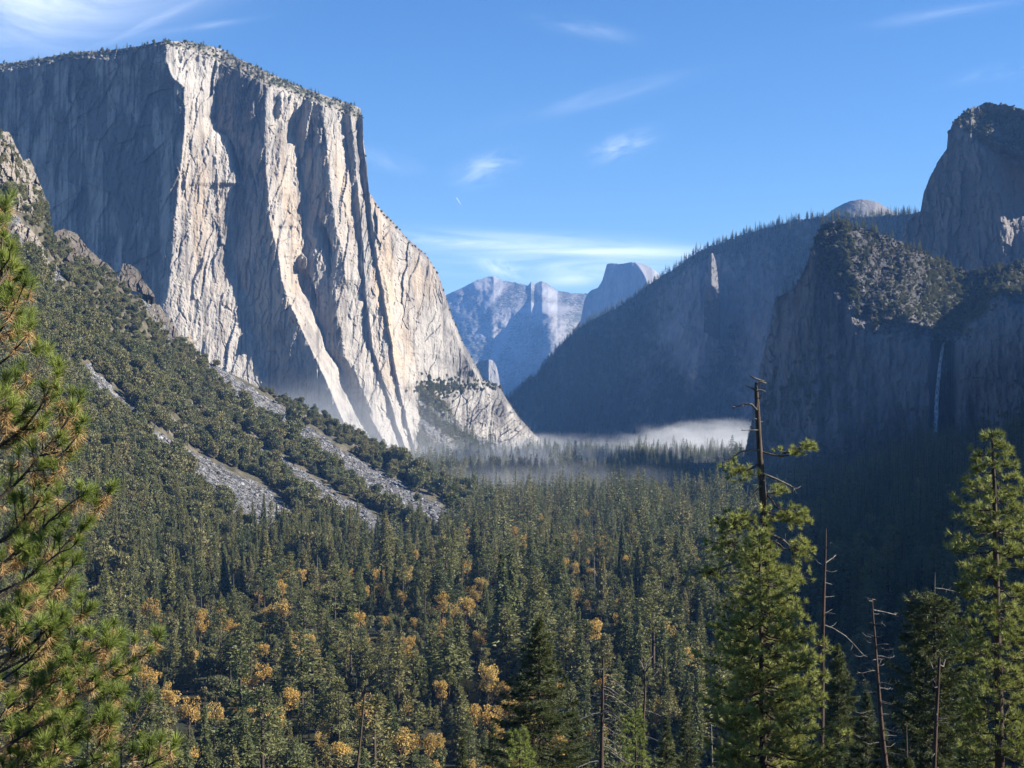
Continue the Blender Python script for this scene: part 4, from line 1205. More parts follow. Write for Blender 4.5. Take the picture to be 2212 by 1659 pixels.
szb = r.uniform(0.65, 1.6, len(ob)) * (1 + 1.1 * np.clip(fbm(qx[ob] / 22, qy[ob] / 18, 3, 561), 0, 1)) * np.where(v[ob] < 0.15, 0.7, 1.0)
order = np.argsort(-(szb / sp[ob, 1]) * vis)[:300]
indm = np.zeros(len(ob), bool); indm[order] = True
for k in np.where(indm)[0]:
    i = ob[k]
    place_small(KL, r.integers(0, 5), sp[i], r.uniform(0, 6.28), (szb[k],) * 2 + (szb[k] * r.uniform(0.8, 1.2),), ('large' if szb[k] > 1.6 else 'small' if szb[k] < 1.2 else 'middling') + ' green live oak ' + ('high on the slope under the outcrops' if v[i] < 0.3 else 'halfway down the slope' if v[i] < 0.55 else 'low on the slope') + (' near the close pine' if qx[i] < 250 else ' beside the widest talus fan' if qx[i] < 560 else ' beside the longest talus streak'), 'oak', 'live oaks on the talus slope')
mass('slope_brush', KL.small + KL2.small[:2], sp[ob[~indm]], szb[~indm], r, 'grey green oak brush covering the talus slope')
cs_ = sp[iscon]
mass('slope_conifers', KN.small, cs_, np.clip(r.normal(0.62, 0.15, len(cs_)), 0.3, 1.0) * np.interp(v[iscon], [0, 0.5, 1], [0.45, 0.7, 1.05]), r, 'conifers climbing the foot of the talus slope')
for i in np.where(goldb)[0][:110]:
    s = r.uniform(0.5, 0.9)
    s *= 0.6
    place_small(KO, r.integers(0, 4), sp[i], r.uniform(0, 6.28), (s, s, s), 'small golden oak near the foot of the talus slope ' + ('by the close pine' if qx[i] < 300 else 'under the widest talus fan' if qx[i] < 600 else 'under the longest talus streak'), 'oak', 'golden oaks on the lower slope')
# scattered boulders of the talus
rb = np.random.default_rng(5)


def boulder(seed):
    q = np.random.default_rng(seed)
    u, w = np.linspace(0, np.pi, 6), np.linspace(0, 2 * np.pi, 9)[:-1]
    B = np.stack([np.sin(u)[:, None] * np.cos(w), np.sin(u)[:, None] * np.sin(w), np.cos(u)[:, None] + 0 * w], -1) * q.uniform(0.6, 1.15, (6, 8, 1)) * np.array([1, 0.8, 0.7])
    i = np.arange(48).reshape(6, 8); j = np.roll(i, -1, 1)
    return mesh('boulder', B.reshape(-1, 3), np.stack([i[:-1], i[1:], j[1:], j[:-1]], -1).reshape(-1, 4), None, [M['rock']])


m, n = new_mat('talus_boulder')
rr_ = n.node('ShaderNodeObjectInfo').outputs['Random']
col = n.ramp(rr_, [(0.0, (0.03, 0.03, 0.033)), (0.6, (0.10, 0.10, 0.102)), (1.0, (0.27, 0.265, 0.26))])
finish(n, n.node('ShaderNodeBsdfPrincipled', {'Base Color': col, 'Roughness': 0.9}).outputs[0]); M['rock'] = m
BL = [boulder(600 + i) for i in range(4)]
tp = scatter(SL, 9000, lambda px, py: (talus(px, py) > 0.45) * 1.0, rb)
mass('talus_boulders', BL, tp, 0.35 + 1.5 * rb.random(len(tp)) ** 3 + 3.0 * rb.random(len(tp)) ** 14, rb, 'grey boulders of the talus streaks')

# ---- apron under the wall, east slope, ridge forests, hanging valley ------------
ap = scatter(AP, 700, None, r)
mass('apron_brush', KL.small, ap, r.uniform(0.6, 1.2, len(ap)), r, 'brush on the apron below the wall')
ep = scatter(ES, 1500, lambda px, py: (fbm(px / 25 - py / 18, py / 60, 3, 40) < 0.2) * (np.abs(py - (870 + (px - 905) * 0.62)) > 6), r)
mass('east_slope_brush', KL.small + KF.small[:2], ep, r.uniform(0.5, 1.1, len(ep)) * 0.9, r, 'brush and small conifers below the east buttress')
lg = scatter(EC, 260, lambda px, py: np.exp(-((px - 955) / 40) ** 2 - ((py - 840) / 16) ** 2) + 0.35 * (px > 900) * np.exp(-((py - 836) / 8) ** 2), r)
mass('ledge_trees', KL.small, lg, r.uniform(0.7, 1.4, len(lg)), r, 'dark trees on the ledge of the east buttress')

tops = []
for px in np.sort(r.uniform(-5, 775, 135)):
    j = np.argmin(np.abs(EC.PX[0] - px)); k = r.integers(0, 10)
    tops.append(EC.P[k, j])
for p in tops:
    s = r.uniform(0.16, 0.42)
    place_small(KF, r.integers(0, 5), p - np.array([0, 0, 1.5]), r.uniform(0, 6.28), (s * 1.5, s * 1.5, s), ('tiny' if s < 0.28 else 'small') + ' dark pine on the cliff rim ' + ('above the shaded wall' if frame(p)[0] < 300 else 'on the rounded summit' if frame(p)[0] < 480 else 'where it slopes down over the lit buttresses'), 'pine', 'pines along the cliff rim').name = 'rim_pine'
rim = scatter(EC, 420, lambda px, py: (py < np.interp(px, *poly(RIM)) + 3) * 1.0, r)
mass('rim_scrub', KL.small, rim, r.uniform(0.35, 0.9, len(rim)), r, 'dark scrub on the rim of the cliff')
rs = []
for a, b_ in zip(np.linspace(790, 1185, 60), r.uniform(0, 5, 60)):
    j = np.argmin(np.abs(EC.PX[0] - a)); rs.append(EC.P[2 + int(b_ * 2), j])
mass('buttress_scrub', KL.small, np.array(rs), r.uniform(0.4, 1.0, len(rs)), r, 'scrub along the buttress edge')

for px in np.sort(r.uniform(1100, 1985, 230)):
    j = np.argmin(np.abs(MR.PX[0] - px)); p = MR.P[r.integers(0, 3), j]
    s = r.uniform(0.45, 0.95)
    place_small(KF, r.integers(0, 5), p - np.array([0, 0, 5]), r.uniform(0, 6.28), (s, s, s), ('small' if s < 0.7 else 'taller') + ' distant conifer on the ridge skyline ' + ('beside the pale dome' if px > 1720 else 'above the pale rock spire' if px > 1480 else 'at its low hazy end'), 'conifer', 'conifers along the ridge skyline').name = 'skyline_conifer'
mp = scatter(MR, 8500, lambda px, py: np.clip(mr_attr(px, py, 0, 0)['veg'] - 0.15, 0, 1) + 0.6 * np.clip(1 - (py - np.interp(px, *poly(MR_SKY))) / 45, 0, 1), r)
mass('ridge_forest', KF.small, mp, r.uniform(0.4, 0.95, len(mp)), r, 'conifers clinging to the shaded ridge')

hv = scatter(C1, 3400, lambda px, py: np.clip((np.interp(px, *poly(C1_EDGE)) - 24 * fbm(px / 60, py / 50, 3, 222) - py) / 60 + 0.35, 0, 1) * (0.25 + np.clip(fbm(px / 30 + py / 40, py / 14, 4, 231) + 0.25 * np.clip((px - 1880) / 120, 0, 1), 0, 1)) * (px < 2300), r)
mass('hanging_valley_brush', KL.small, hv, r.uniform(0.3, 0.75, len(hv)) * (1 + 1.4 * np.clip(fbm(hv[:, 0] / 40, hv[:, 1] / 60, 3, 571), 0, 1)), r, 'grey green brush in the hanging valley above the waterfall')
cs1 = [C1.P[r.integers(0, 4), np.argmin(np.abs(C1.PX[0] - q))] for q in np.concatenate([r.uniform(1775, 1900, 26), r.uniform(1690, 1775, 8), r.uniform(1900, 1990, 8)])]
hc = scatter(C1, 90, lambda px, py: np.clip((np.interp(px, *poly(C1_EDGE)) - py) / 14, 0, 1) * (px > 1780) * (px < 2212), r)
for p in list(hc) + cs1:
    s = r.uniform(0.3, 0.65)
    place_small(KF, r.integers(0, 5), p, r.uniform(0, 6.28), (s, s, s), 'small dark conifer on the brushy shelf and crest above the waterfall cliff', 'conifer', 'conifers of the hanging valley').name = 'hanging_valley_conifer'
ct_ = scatter(C1, 650, lambda px, py: np.clip((py - np.interp(px, *poly(C1_EDGE)) - 150) / 100, 0, 1) * (px < 2300), r)
mass('cliff_foot_trees', KL2.small + KF.small[:2], ct_, r.uniform(0.5, 1.0, len(ct_)), r, 'dark trees at the foot of the waterfall cliff')
c2 = scatter(C2, 420, lambda px, py: (c2_attr(px, py, 0, 0)['veg'] > 0.12) * (px < 2260), r)
mass('spire_scrub', KL.small, c2, r.uniform(0.35, 0.9, len(c2)), r, 'scrub on the shoulder of the high spire')
# ================================================================ trees close to the viewpoint
def needles(P, A, K, ln, w, r, lo=0.35, hi=1.25, shaft=0.5, grav=0.0):
    """Brushes of K thin needles at the points P, sweeping forward round the shoot axes A."""
    n0 = len(P)
    A = rows_unit(A)
    th = r.uniform(lo, hi, (n0, K, 1)); ph = r.uniform(0, 6.283, (n0, K, 1))
    ref = np.where(np.abs(A[:, 2:3]) > 0.9, np.array([[1., 0, 0]]), np.array([[0, 0, 1.]]))
    u = rows_unit(np.cross(A, ref)); v_ = np.cross(A, u)
    d = A[:, None] * np.cos(th) + (u[:, None] * np.cos(ph) + v_[:, None] * np.sin(ph)) * np.sin(th)
    d[..., 2] -= grav * r.uniform(0.3, 1.0, (n0, K))
    d = rows_unit(d)
    L = np.broadcast_to(np.asarray(ln, float).reshape(-1, 1), (n0, K)) * r.uniform(0.7, 1.1, (n0, K))
    s = P[:, None] - A[:, None] * (r.uniform(0, 1, (n0, K, 1)) * shaft * L[..., None])
    side = rows_unit(np.cross(d, r.normal(size=(n0, K, 3)))) * (w / 2)
    V = np.stack([s - side, s + side, s + d * L[..., None]], 2).reshape(-1, 3)
    return V, np.arange(len(V)).reshape(-1, 3)


def near_tree(name, base, label, cat, parts):
    """An Empty at the foot of the tree with its parts; part meshes are made in world space and shifted."""
    o = bpy.data.objects.new(name, None); o.empty_display_size = 1
    C.objects.link(o); o.location = base
    tag(o, label, cat)
    for pn, geo, mat in parts:
        V, Q, T = geo.arrays() if isinstance(geo, MB) else (geo[0], None, geo[1])
        c = bpy.data.objects.new(pn, mesh(pn, V - np.asarray(base), Q, T, [mat], smooth=isinstance(geo, MB)))
        C.objects.link(c); c.parent = o
    return o


def trunk_from(px, d, rad):
    """Trunk from pixel stations (px, py) at distance d, carried down to the ground; rad in metres per station + foot."""
    P = [W(float(a), float(b), float(d)) for a, b in px]
    x, y = P[-1][0], P[-1][1]
    g = float(ground_z(np.array(x), np.array(y)))
    foot = np.array([x, y, g - 0.3])
    return np.array(P + [foot]), np.array(list(rad)), np.array([x, y, g])


def trunk_at(TP, z):
    o = np.argsort(TP[:, 2])
    return np.stack([np.interp(z, TP[o, 2], TP[o, 0]), np.interp(z, TP[o, 2], TP[o, 1]), z], -1)


def limb(b, TW, p0, tip, r0, r, sag=0.10, upturn=0.18, twig=0.35, nt=8, tufts_only_outer=0.16, fan=0.8, tuftgap=0.16):
    """One living limb from p0 to tip with side twigs; TW collects (position, axis) of needle tufts."""
    p0, tip = np.asarray(p0, float), np.asarray(tip, float)
    ln = np.linalg.norm(tip - p0)
    s = np.linspace(0, 1, 7)
    P = p0 + (tip - p0) * s[:, None]
    P[:, 2] += ln * (-sag * np.sin(np.pi * s) - upturn * (s - s ** 2.2))
    P[1:-1] += r.normal(size=(5, 3)) * 0.022 * ln
    b.tube(P, np.interp(s, [0, 1], [r0, 0.25 * r0 + 0.004]), 5)
    hor = rows_unit(np.array([tip[0] - p0[0], tip[1] - p0[1], 0.0]))
    sidev = np.array([-hor[1], hor[0], 0])
    ss = np.linspace(tufts_only_outer, 0.97, nt) + r.uniform(-0.04, 0.04, nt)
    for i, q in enumerate(ss):
        q = min(max(q, 0.05), 1)
        a = np.array([np.interp(q, s, P[:, k]) for k in range(3)])
        sg = 1 if i % 2 else -1
        tl = (twig * ln * (1.05 - q) * 0.9 + 0.32) * r.uniform(0.6, 1.15)
        d = rows_unit(hor * r.uniform(0.4, 0.9) + sidev * sg * fan * r.uniform(0.5, 1.1) + np.array([0, 0, r.uniform(-0.12, 0.5)]))
        e = a + d * tl + np.array([0, 0, 0.12 * tl])
        b.tube([a, a + d * tl * 0.55, e], [0.25 * r0 + 0.006, 0.15 * r0 + 0.005, 0.004], 4)
        m = max(1, int(tl / (tuftgap * 1.9)))
        for k in range(m):
            f = 1 - k / max(m, 1) * 0.7
            TW.append((a + (e - a) * f + r.normal(size=3) * 0.06, rows_unit(d + np.array([0, 0, 0.55]) + r.normal(size=3) * 0.25)))
    TW.append((P[-1], rows_unit(hor + np.array([0, 0, 0.7]))))


def dead_limb(b, pts, d, r0, r, twigs=3, dd=0.0):
    P = np.array([W(float(x), float(y), d + dd * i / max(1, len(pts) - 1)) for i, (x, y) in enumerate(pts)])
    b.tube(P, np.interp(np.linspace(0, 1, len(P)), [0, 1], [r0, r0 * 0.3 + 0.004]), 5)
    ln = np.linalg.norm(P[-1] - P[0])
    for _ in range(twigs):
        k = r.integers(1, len(P)); f = r.random()
        a = P[k - 1] * (1 - f) + P[k] * f
        dd_ = rows_unit((P[k] - P[k - 1]) + r.normal(size=3) * 0.8 * np.linalg.norm(P[k] - P[k - 1]))
        b.tube([a, a + dd_ * ln * 0.13, a + dd_ * ln * 0.22 + np.array([0, 0, 0.04 * ln])], [r0 * 0.35, r0 * 0.25, 0.004], 4)


def crown_pine(rows, TP, d, nb, r, TW, b, r0=0.05, depth=1.0, tipup=0.05, nt=9, start=None):
    """Limbs all round the trunk, reaching the outline rows = (py, left px, right px)."""
    a = np.array(rows, float); mpx = d / F
    for k in range(nb):
        py = a[0, 0] + (a[-1, 0] - a[0, 0]) * ((k + r.random()) / nb) ** 0.9
        L_, R_ = np.interp(py, a[:, 0], a[:, 1]), np.interp(py, a[:, 0], a[:, 2])
        zt = CZ + (H0 - py) * mpx
        tr = trunk_at(TP, np.array(zt))
        tpx = CX + tr[0] / tr[1] * F
        az = k * 2.39996 + r.normal() * 0.35
        c = math.cos(az)
        reach = (max(R_ - tpx, 4) if c > 0 else max(tpx - L_, 4)) * mpx
        mean = 0.5 * (max(R_ - tpx, 4) + max(tpx - L_, 4)) * mpx
        ln = (abs(c) * reach + (1 - abs(c)) * mean * depth) * r.uniform(0.66, 1.03)
        z0 = zt + ln * r.uniform(-0.22, 0.12)
        p0 = trunk_at(TP, np.array(min(z0, TP[0, 2] - 0.05)))
        tip = np.array([tr[0] + math.cos(az) * ln, tr[1] + math.sin(az) * ln, zt + tipup * ln])
        limb(b, TW, p0, tip, r0 * min(1, 0.35 + ln / 3.0), r, nt=max(4, int(nt * min(1.0, 0.3 + ln / 3.2))))


def tuft_mesh(TW, K, ln, w, r, **kw):
    P, A = np.array([t[0] for t in TW]), np.array([t[1] for t in TW])
    return needles(P, A, K, ln, w, r, **kw)


# ---- old pine with a dead twisted top
r = np.random.default_rng(21)
D1 = 66.0
TP, TR, base = trunk_from([(1633, 826), (1634, 850), (1637, 900), (1640, 960), (1645, 1030), (1650, 1100), (1655, 1170), (1660, 1300), (1663, 1660)], D1, [0.06, 0.10, 0.12, 0.135, 0.16, 0.185, 0.21, 0.26, 0.36, 0.55])
tb = MB(); tb.tube(TP, TR, 10)
arms = []
for pts, r0, tw in [([(1632, 842), (1618, 836), (1609, 832)], .06, 3), ([(1633, 841), (1637, 828), (1650, 823), (1634, 819), (1621, 812)], .09, 4), ([(1634, 845), (1643, 842), (1654, 846)], .05, 2), ([(1634, 836), (1642, 824), (1655, 828)], .08, 2),
                    ([(1635, 886), (1624, 874), (1612, 872), (1600, 876), (1581, 882)], .07, 5), ([(1636, 860), (1647, 861)], .03, 1), ([(1638, 929), (1618, 929), (1601, 930)], .03, 1), ([(1640, 912), (1648, 910)], .02, 0), ([(1634, 905), (1629, 903)], .02, 0),
                    ([(1641, 972), (1618, 972), (1600, 976), (1582, 988), (1570, 1000)], .05, 4), ([(1645, 1022), (1675, 1034), (1707, 1049), (1717, 1058)], .06, 7), ([(1648, 1045), (1625, 1070), (1622, 1090)], .05, 2), ([(1650, 1116), (1612, 1128), (1570, 1150)], .07, 4),
                    ([(1655, 1150), (1690, 1165), (1720, 1192)], .08, 5), ([(1640, 1038), (1652, 1038)], .02, 0), ([(1655, 1190), (1620, 1205), (1560, 1225), (1530, 1240)], .09, 5)]:
    ab = MB(); dead_limb(ab, pts, D1 - 0.1, r0, r, tw, dd=r.uniform(-0.6, 0.4)); arms.append(('dead_branch', ab, M['grey']))
bb, TW = MB(), []


def spray(p0, tip, n, sx, sy, k=None, cnt=18, r0=0.05, dd=0.0):
    """A limb to a clump of foliage centred on tip (pixels), with spread sx, sy."""
    a, t_ = W(float(p0[0]), float(p0[1]), D1), W(float(tip[0]), float(tip[1]), D1 + dd)
    limb(bb, TW, a, t_, r0, r, nt=5, tufts_only_outer=0.6)
    for _ in range(cnt):
        q = W(tip[0] + r.normal() * sx, tip[1] + r.normal() * sy, D1 + dd + r.normal() * 0.5)
        e = a + (t_ - a) * r.uniform(0.6, 1.0)
        bb.tube([e, 0.5 * (e + q) - np.array([0, 0, 0.05]), q], [0.012, 0.008, 0.004], 4)
        TW.append((q, rows_unit(q - e + np.array([0, 0, 0.4]))))


spray((1642, 975), (1745, 963), 5, 11, 6, cnt=14); spray((1690, 978), (1705, 974), 5, 16, 5, cnt=10); spray((1641, 998), (1590, 1016), 5, 17, 13, cnt=34)
spray((1649, 1063), (1684, 1058), 5, 12, 6, cnt=9); spray((1650, 1064), (1735, 1108), 5, 9, 6, cnt=8, dd=-.5)
spray((1652, 1108), (1690, 1112), 5, 24, 11, cnt=34, dd=-.4); spray((1652, 1105), (1728, 1126), 5, 14, 9, cnt=18, dd=.3); spray((1650, 1112), (1600, 1118), 5, 26, 11, cnt=40, dd=-.5); spray((1650, 1120), (1565, 1136), 5, 18, 10, cnt=24, dd=.2)
spray((1655, 1155), (1731, 1190), 5, 16, 17, cnt=40, dd=-.3); spray((1655, 1160), (1560, 1175), 5, 24, 14, cnt=34, dd=.4); spray((1656, 1190), (1525, 1238), 5, 20, 12, cnt=30); spray((1656, 1180), (1590, 1210), 5, 24, 16, cnt=30, dd=.6)
spray((1657, 1200), (1712, 1240), 5, 22, 18, cnt=34, dd=.5); spray((1650, 1120), (1640, 1150), 5, 20, 14, cnt=26, dd=-.7)
crown_pine([(1250, 1560, 1740), (1400, 1545, 1790), (1700, 1530, 1820)], TP, D1, 26, r, TW, bb, 0.07, 0.9)
near_tree('pine_tree', base, 'tall old pine with a bare dead twisted top rising above the dark hillside', 'pine',
          [('trunk', tb, M['bark']), ('branches', bb, M['bark']), ('crown', tuft_mesh(TW, 46, 0.26, 0.027, r), M['pine_dark'])] + arms)

# ---- full young pine in front of it
D2 = 60.0
TP, TR, base = trunk_from([(1640, 1150), (1641, 1200), (1642, 1300), (1645, 1450), (1649, 1660)], D2, [0.02, 0.04, 0.07, 0.11, 0.16, 0.34])
tb = MB(); tb.tube(TP, TR, 9)
bb, TW = MB(), []
crown_pine([(1150, 1634, 1648), (1200, 1604, 1672), (1260, 1590, 1706), (1300, 1568, 1728), (1340, 1535, 1768), (1380, 1512, 1794), (1420, 1500, 1810), (1465, 1545, 1800), (1500, 1498, 1812), (1560, 1518, 1828), (1620, 1526, 1838), (1700, 1530, 1850), (1850, 1500, 1880)], TP, D2, 150, r, TW, bb, 0.045, 1.0, nt=13)
near_tree('pine_tree', base, 'full bright green pine in front of the dead topped pine', 'pine',
          [('trunk', tb, M['bark']), ('branches', bb, M['bark']), ('crown', tuft_mesh(TW, 46, 0.29, 0.028, r), M['pine_dark'])])

# ---- pine at the edge of the frame
D3 = 58.0
TP, TR, base = trunk_from([(2142, 926), (2144, 970), (2148, 1050), (2152, 1250), (2156, 1450), (2160, 1660)], D3, [0.015, 0.05, 0.08, 0.13, 0.17, 0.20, 0.36])
tb = MB(); tb.tube(TP, TR, 9)
bb, TW = MB(), []
crown_pine([(930, 2138, 2148), (960, 2124, 2160), (990, 2110, 2180), (1030, 2092, 2205), (1060, 2078, 2215), (1100, 2062, 2230), (1150, 2075, 2235), (1190, 2034, 2240), (1230, 2064, 2250), (1300, 2078, 2260), (1400, 2066, 2270), (1550, 2060, 2290), (1850, 2040, 2300)], TP, D3, 125, r, TW, bb, 0.04, 1.0, nt=12)
near_tree('pine_tree', base, 'tall pointed pine by the waterfall cliff at the edge of the view', 'pine',
          [('trunk', tb, M['bark']), ('branches', bb, M['bark']), ('crown', tuft_mesh(TW, 46, 0.29, 0.028, r), M['pine_dark'])])


# ---- firs
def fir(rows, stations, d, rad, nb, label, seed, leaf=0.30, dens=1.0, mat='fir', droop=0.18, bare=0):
    r = np.random.default_rng(seed)
    TP, TR, base = trunk_from(stations, d, rad)
    tb, bb = MB(), MB(); tb.tube(TP, TR, 8)
    a = np.array(rows, float); mpx = d / F
    PP, AA, LL = [], [], []
    for k in range(nb):
        py = a[0, 0] + (a[-1, 0] - a[0, 0]) * ((k + r.random()) / nb)
        zt = CZ + (H0 - py) * mpx
        tr = trunk_at(TP, np.array(min(zt, TP[0, 2]))); tpx = CX + tr[0] / tr[1] * F
        az = k * 2.39996 + r.normal() * 0.4; c = math.cos(az)
        Lr, Rr = max(tpx - np.interp(py, a[:, 0], a[:, 1]), 3) * mpx, max(np.interp(py, a[:, 0], a[:, 2]) - tpx, 3) * mpx
        ln = ((Rr if c > 0 else Lr) * abs(c) + 0.5 * (Lr + Rr) * (1 - abs(c))) * r.uniform(0.75, 1.2)
        dirh = np.array([math.cos(az), math.sin(az), 0])
        s = np.linspace(0, 1, 5)
        B = tr + dirh * (ln * s)[:, None]; B[:, 2] = tr[2] + ln * (0.10 - droop * s + 0.22 * s ** 3)
        bb.tube(B, np.linspace(0.012 + 0.012 * ln, 0.006, 5), 4)
        if bare and r.random() < bare: continue
        m = int((10 + 26 * ln) * dens)
        q = r.uniform(0.12, 1, m) ** 0.8
        sd_ = np.array([-dirh[1], dirh[0], 0])
        off = r.normal(size=m) * (0.10 + 0.22 * ln * (1.02 - q))
        p = np.stack([np.interp(q, s, B[:, i]) for i in range(3)], -1) + sd_ * off[:, None]
        p[:, 2] += r.normal(size=m) * 0.07 - 0.10 * np.abs(off)
        PP.append(p); AA.append(rows_unit(dirh * 0.8 + sd_ * np.sign(off)[:, None] * r.uniform(0.2, 1.0, (m, 1)) + np.array([0, 0, -0.1]) + r.normal(size=(m, 3)) * 0.25)); LL.append(leaf * r.uniform(0.6, 1.3, m))
    P_, A_, L_ = np.concatenate(PP), np.concatenate(AA), np.concatenate(LL)
    geo = needles(P_, A_, 7, L_, 0.05, r, 0.15, 0.9, 0.8)
    return near_tree('fir_tree', base, label, 'fir', [('trunk', tb, M['bark']), ('branches', bb, M['bark']), ('crown', geo, M[mat])])


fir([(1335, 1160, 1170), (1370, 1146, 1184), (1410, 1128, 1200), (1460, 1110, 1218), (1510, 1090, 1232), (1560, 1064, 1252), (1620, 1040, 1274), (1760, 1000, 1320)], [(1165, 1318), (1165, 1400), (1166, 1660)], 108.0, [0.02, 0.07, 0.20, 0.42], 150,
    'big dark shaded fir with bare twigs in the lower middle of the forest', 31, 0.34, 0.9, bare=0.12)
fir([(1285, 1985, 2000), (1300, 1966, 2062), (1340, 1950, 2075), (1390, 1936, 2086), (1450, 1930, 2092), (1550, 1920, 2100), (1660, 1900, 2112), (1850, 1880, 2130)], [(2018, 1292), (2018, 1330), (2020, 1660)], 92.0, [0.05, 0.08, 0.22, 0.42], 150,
    'spreading fir with a broken grey spire beside the tall edge pine', 32, 0.32, 1.0, droop=-0.12)
fir([(1392, 1806, 1812), (1430, 1796, 1830), (1480, 1788, 1846), (1540, 1778, 1862), (1660, 1760, 1885)], [(1809, 1390), (1812, 1660)], 128.0, [0.02, 0.16, 0.32], 90, 'narrow sunlit fir half hidden behind the bright green pine', 33, 0.4, 1.0)
fir([(1640, 1955, 1965), (1700, 1925, 1990), (1800, 1900, 2010)], [(1958, 1560), (1960, 1700)], 84.0, [0.02, 0.1, 0.3], 70, 'dark fir at the bottom between the snag and the spreading fir', 34, 0.3, 1.0)


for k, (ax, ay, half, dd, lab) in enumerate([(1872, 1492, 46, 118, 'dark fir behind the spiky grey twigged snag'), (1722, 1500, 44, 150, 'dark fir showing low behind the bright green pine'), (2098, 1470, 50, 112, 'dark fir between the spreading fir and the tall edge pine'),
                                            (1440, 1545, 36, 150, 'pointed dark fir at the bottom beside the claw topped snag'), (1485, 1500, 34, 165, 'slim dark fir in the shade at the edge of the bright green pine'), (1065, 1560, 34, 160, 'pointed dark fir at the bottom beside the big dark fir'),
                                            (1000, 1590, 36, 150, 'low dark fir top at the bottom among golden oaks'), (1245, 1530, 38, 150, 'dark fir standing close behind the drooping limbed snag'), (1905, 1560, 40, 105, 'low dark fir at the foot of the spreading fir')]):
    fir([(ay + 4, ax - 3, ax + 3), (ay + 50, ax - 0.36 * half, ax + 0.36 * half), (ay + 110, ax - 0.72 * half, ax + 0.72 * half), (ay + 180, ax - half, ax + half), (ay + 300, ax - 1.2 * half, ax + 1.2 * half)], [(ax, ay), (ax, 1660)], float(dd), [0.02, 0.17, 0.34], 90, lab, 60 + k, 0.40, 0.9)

# ---- small bright pine tops poking into the view from below
def little_pine(rows, stations, d, rad, nb, label, seed):
    r = np.random.default_rng(seed)
    TP, TR, base = trunk_from(stations, d, rad)
    tb, bb, TW = MB(), MB(), []
    tb.tube(TP, TR, 7)
    crown_pine(rows, TP, d, nb, r, TW, bb, 0.035, 1.0, nt=8)
    near_tree('pine_tree', base, label, 'pine', [('trunk', tb, M['bark']), ('branches', bb, M['bark']), ('crown', tuft_mesh(TW, 30, 0.22, 0.024, r), M['pine_green'])])


little_pine([(1578, 1118, 1126), (1600, 1104, 1138), (1640, 1096, 1150), (1760, 1080, 1165)], [(1122, 1572), (1124, 1660)], 70.0, [0.015, 0.06, 0.25], 44, 'small bright pine top in front of the big dark fir', 35)
little_pine([(1535, 1368, 1376), (1560, 1356, 1384), (1600, 1344, 1392), (1660, 1330, 1402), (1760, 1315, 1420)], [(1372, 1528), (1374, 1660)], 74.0, [0.015, 0.07, 0.25], 52, 'small bright pine beside the bare red brown snag', 36)


# ---- dead snags near the viewpoint
def snag(stations, d, rad, limbs, label, seed, mat='redbark', spurs=10):
    r = np.random.default_rng(seed)
    TP, TR, base = trunk_from(stations, d, rad)
    TR = TR * 0.78
    tb, db = MB(), MB(); tb.tube(TP, TR, 8)
    arms = []
    for pts, r0, tw in limbs:
        ab = MB(); dead_limb(ab, pts, d, r0, r, tw, dd=r.uniform(-1, 1)); arms.append(('branch', ab, M['grey']))
    z0, z1 = CZ + (H0 - 1659) * d / F, TP[0, 2]
    for _ in range(spurs):
        z_ = r.uniform(z0, z1); p = trunk_at(TP, np.array(z_)); a = r.uniform(0, 6.28); ln = r.uniform(0.25, 0.9)
        dd_ = np.array([math.cos(a), math.sin(a), r.uniform(-0.3, 0.3)])
        db.tube([p, p + dd_ * ln * 0.6, p + dd_ * ln + np.array([0, 0, r.uniform(-0.1, 0.2)])], [0.03, 0.02, 0.006], 4)
    near_tree('dead_pine', base, label, 'dead tree', [('trunk', tb, M[mat]), ('twigs', db, M['grey'])] + arms)


def droops(x0, x1, y0, y1, n_, seed, sgn=1, down=0.45, curl=False):
    q = np.random.default_rng(seed); out = []
    for k in range(n_):
        y = y0 + (y1 - y0) * (k + q.random()) / n_; x = np.interp(y, [y0, y1], [x0, x1]); s = sgn if sgn else q.choice([-1, 1])
        L = q.uniform(22, 60)
        P = [(x, y), (x + s * L * .4, y + L * .12 * down * 2), (x + s * L * .8, y + L * down * .8), (x + s * L, y + L * down * (0.6 if curl else 1.1))]
        if curl: P += [(x + s * L * 1.12, y + L * down * 0.1)]
        out.append((P, q.uniform(0.02, 0.045), 5))
    return out


snag([(1784, 1142), (1783, 1200), (1780, 1270), (1778, 1340), (1774, 1660)], 85.0, [0.05, 0.08, 0.12, 0.15, 0.22, 0.4],
     [([(1783, 1216), (1796, 1207), (1806, 1199)], .05, 2), ([(1780, 1258), (1796, 1262)], .03, 1), ([(1780, 1222), (1768, 1216), (1762, 1208)], .03, 2), ([(1782, 1186), (1796, 1172)], .03, 2), ([(1779, 1270), (1764, 1276), (1755, 1295)], .04, 3),
      ([(1778, 1350), (1800, 1358), (1826, 1374), (1846, 1394), (1862, 1412)], .07, 4)], 'bare reddish snag standing up behind the bright green pine', 41)
snag([(1884, 1292), (1886, 1330), (1890, 1380), (1895, 1450), (1901, 1530), (1906, 1590), (1914, 1660)], 80.0, [0.04, 0.07, 0.09, 0.12, 0.15, 0.17, 0.20, 0.4],
     [([(1887, 1318), (1910, 1322), (1935, 1328)], .05, 6), ([(1888, 1350), (1905, 1346), (1912, 1352)], .05, 5), ([(1890, 1380), (1870, 1374), (1862, 1366)], .04, 4), ([(1892, 1395), (1915, 1405), (1930, 1402)], .04, 5)] + droops(1890, 1908, 1400, 1640, 16, 5, 0, 0.2, True),
     'spiky bare snag with curled grey twigs in front of the spreading fir', 42, spurs=30)
